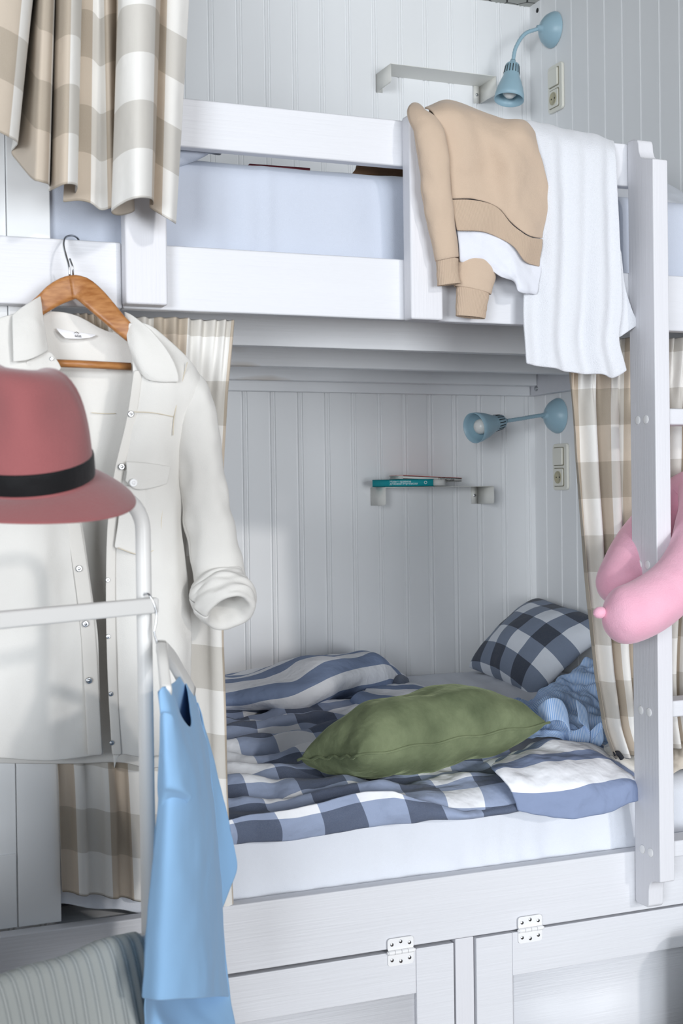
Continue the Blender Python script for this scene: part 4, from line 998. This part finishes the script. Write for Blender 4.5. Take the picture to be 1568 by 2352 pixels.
# ================================================================== WHITE DENIM SHIRT
wd = thing('wooden_hanger', 'beech wood hanger hooked over the bunk side rail', 'hanger', P(170, 640, 2.54), 'coat hangers')
b = MB(); hk = cr([P(160, 634, 2.545), P(158, 610, 2.545), P(151, 585, 2.555), P(146, 562, 2.575), P(150, 546, 2.60), P(163, 541, 2.625), P(176, 545, 2.650), P(184, 556, 2.66)], 40)
b.tube(hk, .0021, 8); b.build('hook', MT['steel'], wd)
MB().tube([P(168, 634, 2.546), P(167, 612, 2.545), P(160, 594, 2.549)], .0018, 8).build('hook_twist', MT['steel'], wd)
def bar_arm(pts, name):
    c_ = cr([np.r_[P(a, b_, Y), hh*m_per_px(P(a, b_, Y))] for a, b_, Y, hh in pts], 30); rings = []
    for i, q in enumerate(c_):
        p = q[:3]; t_ = c_[min(i+1, 30), :3]-c_[max(i-1, 0), :3]; t_ /= np.linalg.norm(t_); y_ = np.array([0, 1., 0]); n_ = np.cross(t_, y_); n_ /= np.linalg.norm(n_)
        hy = .0085; hh = q[3]; r = .35
        ring = []
        for k2 in range(20):
            a = k2*2*PI/20; ring.append(p+n_*hh*math.copysign(abs(math.cos(a))**.45, math.cos(a))+y_*hy*math.copysign(abs(math.sin(a))**.6, math.sin(a)))
        rings.append(ring)
    return MB().loft(rings).build(name, MT['hanger'], wd)
bar_arm([(160, 660, 2.542, 27), (172, 659, 2.54, 27.5), (190, 664, 2.535, 28), (215, 685, 2.525, 28), (245, 715, 2.515, 25), (272, 742, 2.508, 21), (310, 775, 2.505, 18), (370, 815, 2.505, 12)], 'arm')
bar_arm([(182, 660, 2.5385, 27), (170, 659, 2.5405, 27.5), (150, 665, 2.545, 28), (125, 678, 2.55, 26), (100, 697, 2.555, 22), (60, 725, 2.56, 18), (-30, 770, 2.57, 12)], 'arm')
MB().tube([P(90, 833, 2.55), P(180, 836, 2.545), P(300, 842, 2.54)], .0075, 12).build('trouser_bar', MT['hanger'], wd)

MT['denim'] = cloth('white_denim', '#e2e0dc', '#d8d5d0', wr=.22, wrs=12, weave=700, wv=.3)
MT['denim_tape'] = cloth('white_denim_placket', '#dad7d2', '#d2cec8', wr=.15, weave=700)
MT['thread'] = plain('cream_thread', '#d9cdb6', .8)
sh = thing('denim_shirt', 'white denim snap shirt hanging open on the wooden hanger', 'shirt', P(200, 1760, 2.5))
# back of the shirt with yoke, seen inside the collar and between the fronts
rows = [[(30, 745, 2.555), (100, 716, 2.575), (170, 722, 2.58), (240, 758, 2.575), (290, 772, 2.545), (350, 790, 2.525)],
        [(0, 800, 2.56), (100, 790, 2.585), (170, 795, 2.59), (240, 805, 2.585), (330, 815, 2.55), (400, 850, 2.53)],
        [(-60, 950, 2.56), (80, 950, 2.59), (170, 950, 2.595), (260, 950, 2.59), (360, 950, 2.56), (440, 960, 2.54)],
        [(-70, 1300, 2.56), (80, 1300, 2.59), (170, 1300, 2.595), (260, 1300, 2.59), (350, 1300, 2.57), (428, 1290, 2.54)],
        [(-70, 1600, 2.56), (80, 1600, 2.585), (170, 1600, 2.59), (260, 1600, 2.585), (350, 1600, 2.565), (434, 1590, 2.53)],
        [(-70, 1752, 2.55), (80, 1755, 2.575), (170, 1755, 2.58), (280, 1752, 2.58), (350, 1765, 2.56), (436, 1740, 2.53)]]
G = crumple(grid_from_rows(rows, 50, 70), .005, 6, 1.)
mkgrid('back', G, MT['denim'], sh, solid=.002)
# left front
rows = [[(-60, 790, 2.53), (-10, 735, 2.53), (28, 722, 2.53), (62, 712, 2.53)],
        [(-90, 900, 2.52), (-20, 850, 2.505), (60, 840, 2.50), (118, 850, 2.515)],
        [(-90, 1040, 2.51), (-20, 1040, 2.49), (70, 1040, 2.485), (150, 1040, 2.51)],
        [(-90, 1205, 2.505), (0, 1205, 2.48), (90, 1205, 2.475), (150, 1205, 2.492), (188, 1200, 2.505)],
        [(-90, 1330, 2.505), (0, 1330, 2.48), (90, 1330, 2.475), (150, 1330, 2.497), (206, 1325, 2.505)],
        [(-90, 1450, 2.505), (0, 1450, 2.48), (90, 1450, 2.478), (156, 1450, 2.50), (223, 1447, 2.505)],
        [(-90, 1580, 2.505), (0, 1580, 2.482), (90, 1580, 2.485), (165, 1580, 2.505), (229, 1575, 2.503)],
        [(-90, 1680, 2.505), (0, 1680, 2.49), (100, 1680, 2.492), (172, 1680, 2.508), (233, 1680, 2.503)],
        [(-90, 1738, 2.505), (0, 1742, 2.495), (100, 1748, 2.497), (175, 1742, 2.508), (240, 1735, 2.503)]]
G = crumple(grid_from_rows(rows, 44, 80), .009, 5, 5., (1.6, 1, .8))
mkgrid('front_panel', G, MT['denim'], sh, solid=.0025)
# right front
rows = [[(292, 742, 2.50), (330, 742, 2.495), (375, 768, 2.495), (425, 812, 2.50), (470, 880, 2.515)],
        [(304, 850, 2.49), (345, 850, 2.475), (395, 860, 2.47), (440, 890, 2.48), (474, 905, 2.50)],
        [(289, 960, 2.495), (330, 960, 2.475), (375, 960, 2.465), (410, 965, 2.475), (440, 980, 2.50)],
        [(262, 1080, 2.50), (310, 1080, 2.475), (360, 1080, 2.462), (400, 1080, 2.475), (424, 1085, 2.505)],
        [(249, 1200, 2.50), (300, 1200, 2.475), (350, 1200, 2.465), (395, 1200, 2.475), (418, 1200, 2.505)],
        [(246, 1330, 2.50), (300, 1330, 2.475), (350, 1330, 2.468), (400, 1330, 2.475), (430, 1330, 2.51)],
        [(247, 1460, 2.50), (300, 1460, 2.478), (350, 1460, 2.472), (402, 1460, 2.478), (433, 1460, 2.515)],
        [(252, 1600, 2.50), (300, 1600, 2.485), (350, 1600, 2.478), (405, 1600, 2.482), (436, 1600, 2.52)],
        [(262, 1768, 2.50), (275, 1735, 2.498), (320, 1738, 2.492), (370, 1735, 2.485), (410, 1728, 2.49), (438, 1722, 2.52)]]
G = crumple(grid_from_rows(rows, 40, 84), .008, 6, 9., (1.6, 1, .8))
mkgrid('front_panel', G, MT['denim'], sh, solid=.0025)
def strip(path, w_px, name, mat, par, n=50, solid=.002):
    c_ = np.array(path, float); rows = [[(a-w_px/2, b_, Y), (a, b_, Y-.001), (a+w_px/2, b_, Y)] for a, b_, Y in path]
    return mkgrid(name, grid_from_rows(rows, 4, n), mat, par, solid=solid)
strip([(168, 1200, 2.493), (188, 1330, 2.495), (202, 1450, 2.496), (210, 1580, 2.496), (218, 1735, 2.496)], 34, 'placket', MT['denim_tape'], sh)
strip([(318, 850, 2.482), (302, 960, 2.482), (274, 1080, 2.486), (258, 1200, 2.488), (254, 1330, 2.489), (255, 1460, 2.489), (260, 1600, 2.49), (268, 1735, 2.49)], 22, 'placket', MT['denim_tape'], sh)
def snap(px, py, Y, mat, r=.0062):
    b = MB(); c_ = P(px, py, Y); b.lathe([(.0001, .0035), (r*.45, .0036), (r*.55, .0022), (r*.75, .0036), (r, .002), (r, 0)], c_, (0, -1, 0), 18); b.build('snap_button', mat, sh)
for px_, py_ in ((345, 868), (300, 951), (279, 1072), (181, 1306), (196, 1433), (204, 1563)): snap(px_, py_, 2.474 if py_ < 900 else (2.479 if px_ > 250 else 2.491), MT['steel'])
for px_, py_ in ((247, 1332), (248, 1462), (254, 1594), (256, 1706)): snap(px_, py_, 2.487, MT['steel'], .0045)
# pocket with flap
rows = [[(289, 1060, 2.470), (340, 1063, 2.458), (392, 1071, 2.462)], [(290, 1085, 2.466), (340, 1090, 2.452), (388, 1095, 2.457)], [(287, 1104, 2.468), (310, 1124, 2.458), (345, 1122, 2.452), (384, 1112, 2.459)]]
fl = mkgrid('pocket_flap', grid_from_rows(rows, 16, 10), MT['denim'], sh, solid=.003)
snap(306, 1109, 2.458, MT['metal_white'], .008)
rows = [[(282, 1115, 2.472), (330, 1118, 2.461), (380, 1112, 2.466)], [(272, 1190, 2.474), (325, 1190, 2.463), (370, 1188, 2.466)], [(262, 1258, 2.478), (320, 1275, 2.465), (362, 1255, 2.468)]]
mkgrid('pocket', grid_from_rows(rows, 16, 16), MT['denim'], sh, solid=.002)
# seams
def seam(path, par=sh): MB().tube(cr([P(*p) for p in path], 24), .0008, 5).build('seam', MT['thread'], par)
seam([(308, 946, 2.472), (350, 948, 2.463), (398, 957, 2.468)]); seam([(430, 832, 2.478), (415, 890, 2.474), (400, 957, 2.469), (397, 1000, 2.468)])
seam([(210, 948, 2.588), (240, 950, 2.586), (265, 950, 2.585)])
seam([(380, 1112, 2.463), (371, 1188, 2.462), (363, 1254, 2.464), (320, 1273, 2.461), (270, 1258, 2.47)])
# collar: right leaf folded out, left leaf standing, stand with its snap
rows = [[(286, 716, 2.535), (300, 722, 2.515), (322, 738, 2.497), (345, 757, 2.485)], [(289, 745, 2.51), (312, 765, 2.485), (345, 785, 2.475), (380, 800, 2.47)], [(293, 785, 2.495), (318, 812, 2.474), (355, 828, 2.465), (402, 838, 2.464)], [(306, 822, 2.488), (328, 850, 2.470), (360, 868, 2.460), (411, 868, 2.460)], [(318, 848, 2.484), (338, 872, 2.470), (365, 878, 2.462), (410, 878, 2.461)]]
mkgrid('collar', crumple(grid_from_rows(rows, 22, 26), .002, 12, 2.), MT['denim'], sh, solid=.004)
rows = [[(92, 680, 2.545), (75, 690, 2.53), (50, 706, 2.52), (28, 724, 2.515)], [(97, 720, 2.53), (80, 728, 2.512), (54, 740, 2.504), (28, 748, 2.503)], [(104, 765, 2.52), (86, 775, 2.50), (58, 780, 2.493), (29, 780, 2.493)], [(110, 806, 2.512), (88, 818, 2.493), (62, 828, 2.487), (30, 832, 2.487)]]
mkgrid('collar', crumple(grid_from_rows(rows, 20, 22), .002, 12, 4.), MT['denim'], sh, solid=.004)
rows = [[(60, 830, 2.497), (85, 818, 2.503), (108, 807, 2.513), (120, 812, 2.516)], [(62, 850, 2.502), (95, 840, 2.506), (122, 832, 2.512), (136, 835, 2.514)], [(70, 880, 2.503), (100, 875, 2.507), (125, 862, 2.511), (141, 846, 2.514)]]
mkgrid('collar_stand', grid_from_rows(rows, 14, 10), MT['denim'], sh, solid=.003)
snap(118, 824, 2.508, MT['steel'], .0035)
# neck label
rows = [[(128, 753, 2.572), (155, 759, 2.575), (185, 764, 2.575), (222, 769, 2.572)], [(138, 766, 2.569), (160, 769, 2.571), (185, 772, 2.571), (212, 774, 2.57)], [(150, 777, 2.569), (165, 778, 2.569), (185, 778, 2.569), (204, 776, 2.569)]]
MT['label'] = plain('white_label', '#f2f2f5', .6)
lb = mkgrid('neck_label', grid_from_rows(rows, 14, 8), MT['label'], sh, solid=.001)
b = MB()
for (x0, y0, x1, y1) in ((171, 765, 176, 762), (176, 762, 181, 766), (172, 770, 175, 770), (177, 770, 180, 770), (182, 771, 186, 771), (172, 773, 187, 774)): b.tube([P(x0, y0, 2.568), P(x1, y1, 2.568)], .0006, 5)
b.build('label_print', MT['ink'], lb)
# sleeve with rolled cuff
G = sleeve([(447, 868, 2.522), (452, 905, 2.512), (455, 980, 2.50), (462, 1080, 2.495), (475, 1180, 2.49), (492, 1270, 2.485), (508, 1345, 2.48)], [12, 30, 45, 52, 55, 58, 58], [.012, .032, .042, .045, .045, .045, .045], n=36, wob=.12, seed=3.)
G = crumple(G, .006, 7, 12.)
sl = mkgrid('sleeve', G, MT['denim'], sh, solid=.0025)
cc = sleeve([(492, 1325, 2.485), (499, 1340, 2.478), (509, 1362, 2.462), (519, 1388, 2.440), (525, 1403, 2.428)], [52, 63, 69, 68, 60], [.044, .054, .060, .060, .052], n=40, wob=.12, seed=8., lip=((.90, -.006), (.76, .0), (.68, .02), (.62, .07)))
cc = crumple(cc, .009, 10, 3.)
mkgrid('rolled_cuff', cc, MT['denim'], sl, solid=.004)

# dark teal case at the lower right edge
MT['case'] = plain('dark_teal_shell', '#1f3d42', .5)
c_ = P(1560, 2190, 2.56)
def rbox(x0, x1, y0, y1, z0, z1): return MB().box(x0, x1, y0, y1, z0, z1)
ca = thing('suitcase', 'dark teal suitcase at the lower right edge in front of the cupboard door', 'suitcase', (c_[0]+.17, 2.45, 0))
rbox(c_[0], c_[0]+.34, 2.34, 2.56, .05, .458).build('shell', MT['case'], ca, bevel=.03)
for dx in (.05, .29):
    for yy in (2.38, 2.52): MB().disc((c_[0]+dx, yy, .025), (1, 0, 0), .025, .02).build('wheel', MT['dark'], ca)
MB().tube([(c_[0]+.12, 2.45, .455), (c_[0]+.12, 2.45, .478), (c_[0]+.22, 2.45, .478), (c_[0]+.22, 2.45, .455)], .008, 8).build('handle', MT['dark'], ca)

# ================================================================== LIGHT, CAMERA
w = bpy.data.worlds.new('World'); S.world = w; w.use_nodes = True
bg = w.node_tree.nodes['Background']; bg.inputs[0].default_value = (.86, .93, 1.0, 1); bg.inputs[1].default_value = .29
su = bpy.data.lights.new('window_sun', 'SUN'); su.energy = .68; su.angle = math.radians(2.6); su.color = (1.0, .965, .93)
so = bpy.data.objects.new('window_sun', su); COL.objects.link(so)
az, el = math.radians(15), math.radians(15)
d = Vector((-math.sin(az)*math.cos(el), math.cos(az)*math.cos(el), -math.sin(el)))
so.rotation_euler = d.to_track_quat('-Z', 'Y').to_euler(); so.location = (1.5, -2, 3)
al = bpy.data.lights.new('room_fill', 'AREA'); al.shape = 'RECTANGLE'; al.size = 3.2; al.size_y = 2.8; al.energy = 500; al.color = (.92, .96, 1.0)  # soft fill added to brighten the bunk interior
ao = bpy.data.objects.new('room_fill', al); COL.objects.link(ao); ao.location = (1.9, -7.0, 1.3); ao.rotation_euler = (PI/2, 0, 0)
al2 = bpy.data.lights.new('side_fill', 'AREA'); al2.shape = 'RECTANGLE'; al2.size = 2.6; al2.size_y = 2.0; al2.energy = 420; al2.color = (.90, .95, 1.0)  # second fill added from front left for the bunk's right corner
ao2 = bpy.data.objects.new('side_fill', al2); COL.objects.link(ao2); ao2.location = (-4, -4.2, 1.9)
ao2.rotation_euler = (Vector((1.9, 3.4, 1.4))-Vector((-4, -4.2, 1.9))).to_track_quat('-Z', 'Y').to_euler()
cam = bpy.data.cameras.new('camera'); co = bpy.data.objects.new('camera', cam); COL.objects.link(co)
from mathutils import Matrix
co.matrix_world = Matrix(((M[0][0], M[1][0], -M[2][0], EYE[0]), (M[0][1], M[1][1], -M[2][1], EYE[1]), (M[0][2], M[1][2], -M[2][2], EYE[2]), (0, 0, 0, 1)))
cam.sensor_fit = 'HORIZONTAL'; cam.sensor_width = 24; cam.lens = FPX/W*24
cam.dof.use_dof = True; cam.dof.focus_distance = 3.35; cam.dof.aperture_fstop = 6.3
S.camera = co
S.view_settings.view_transform = 'Standard'; S.view_settings.look = 'None'; S.view_settings.exposure = -0.15; S.view_settings.gamma = 1.0
S.view_settings.use_curve_mapping = False
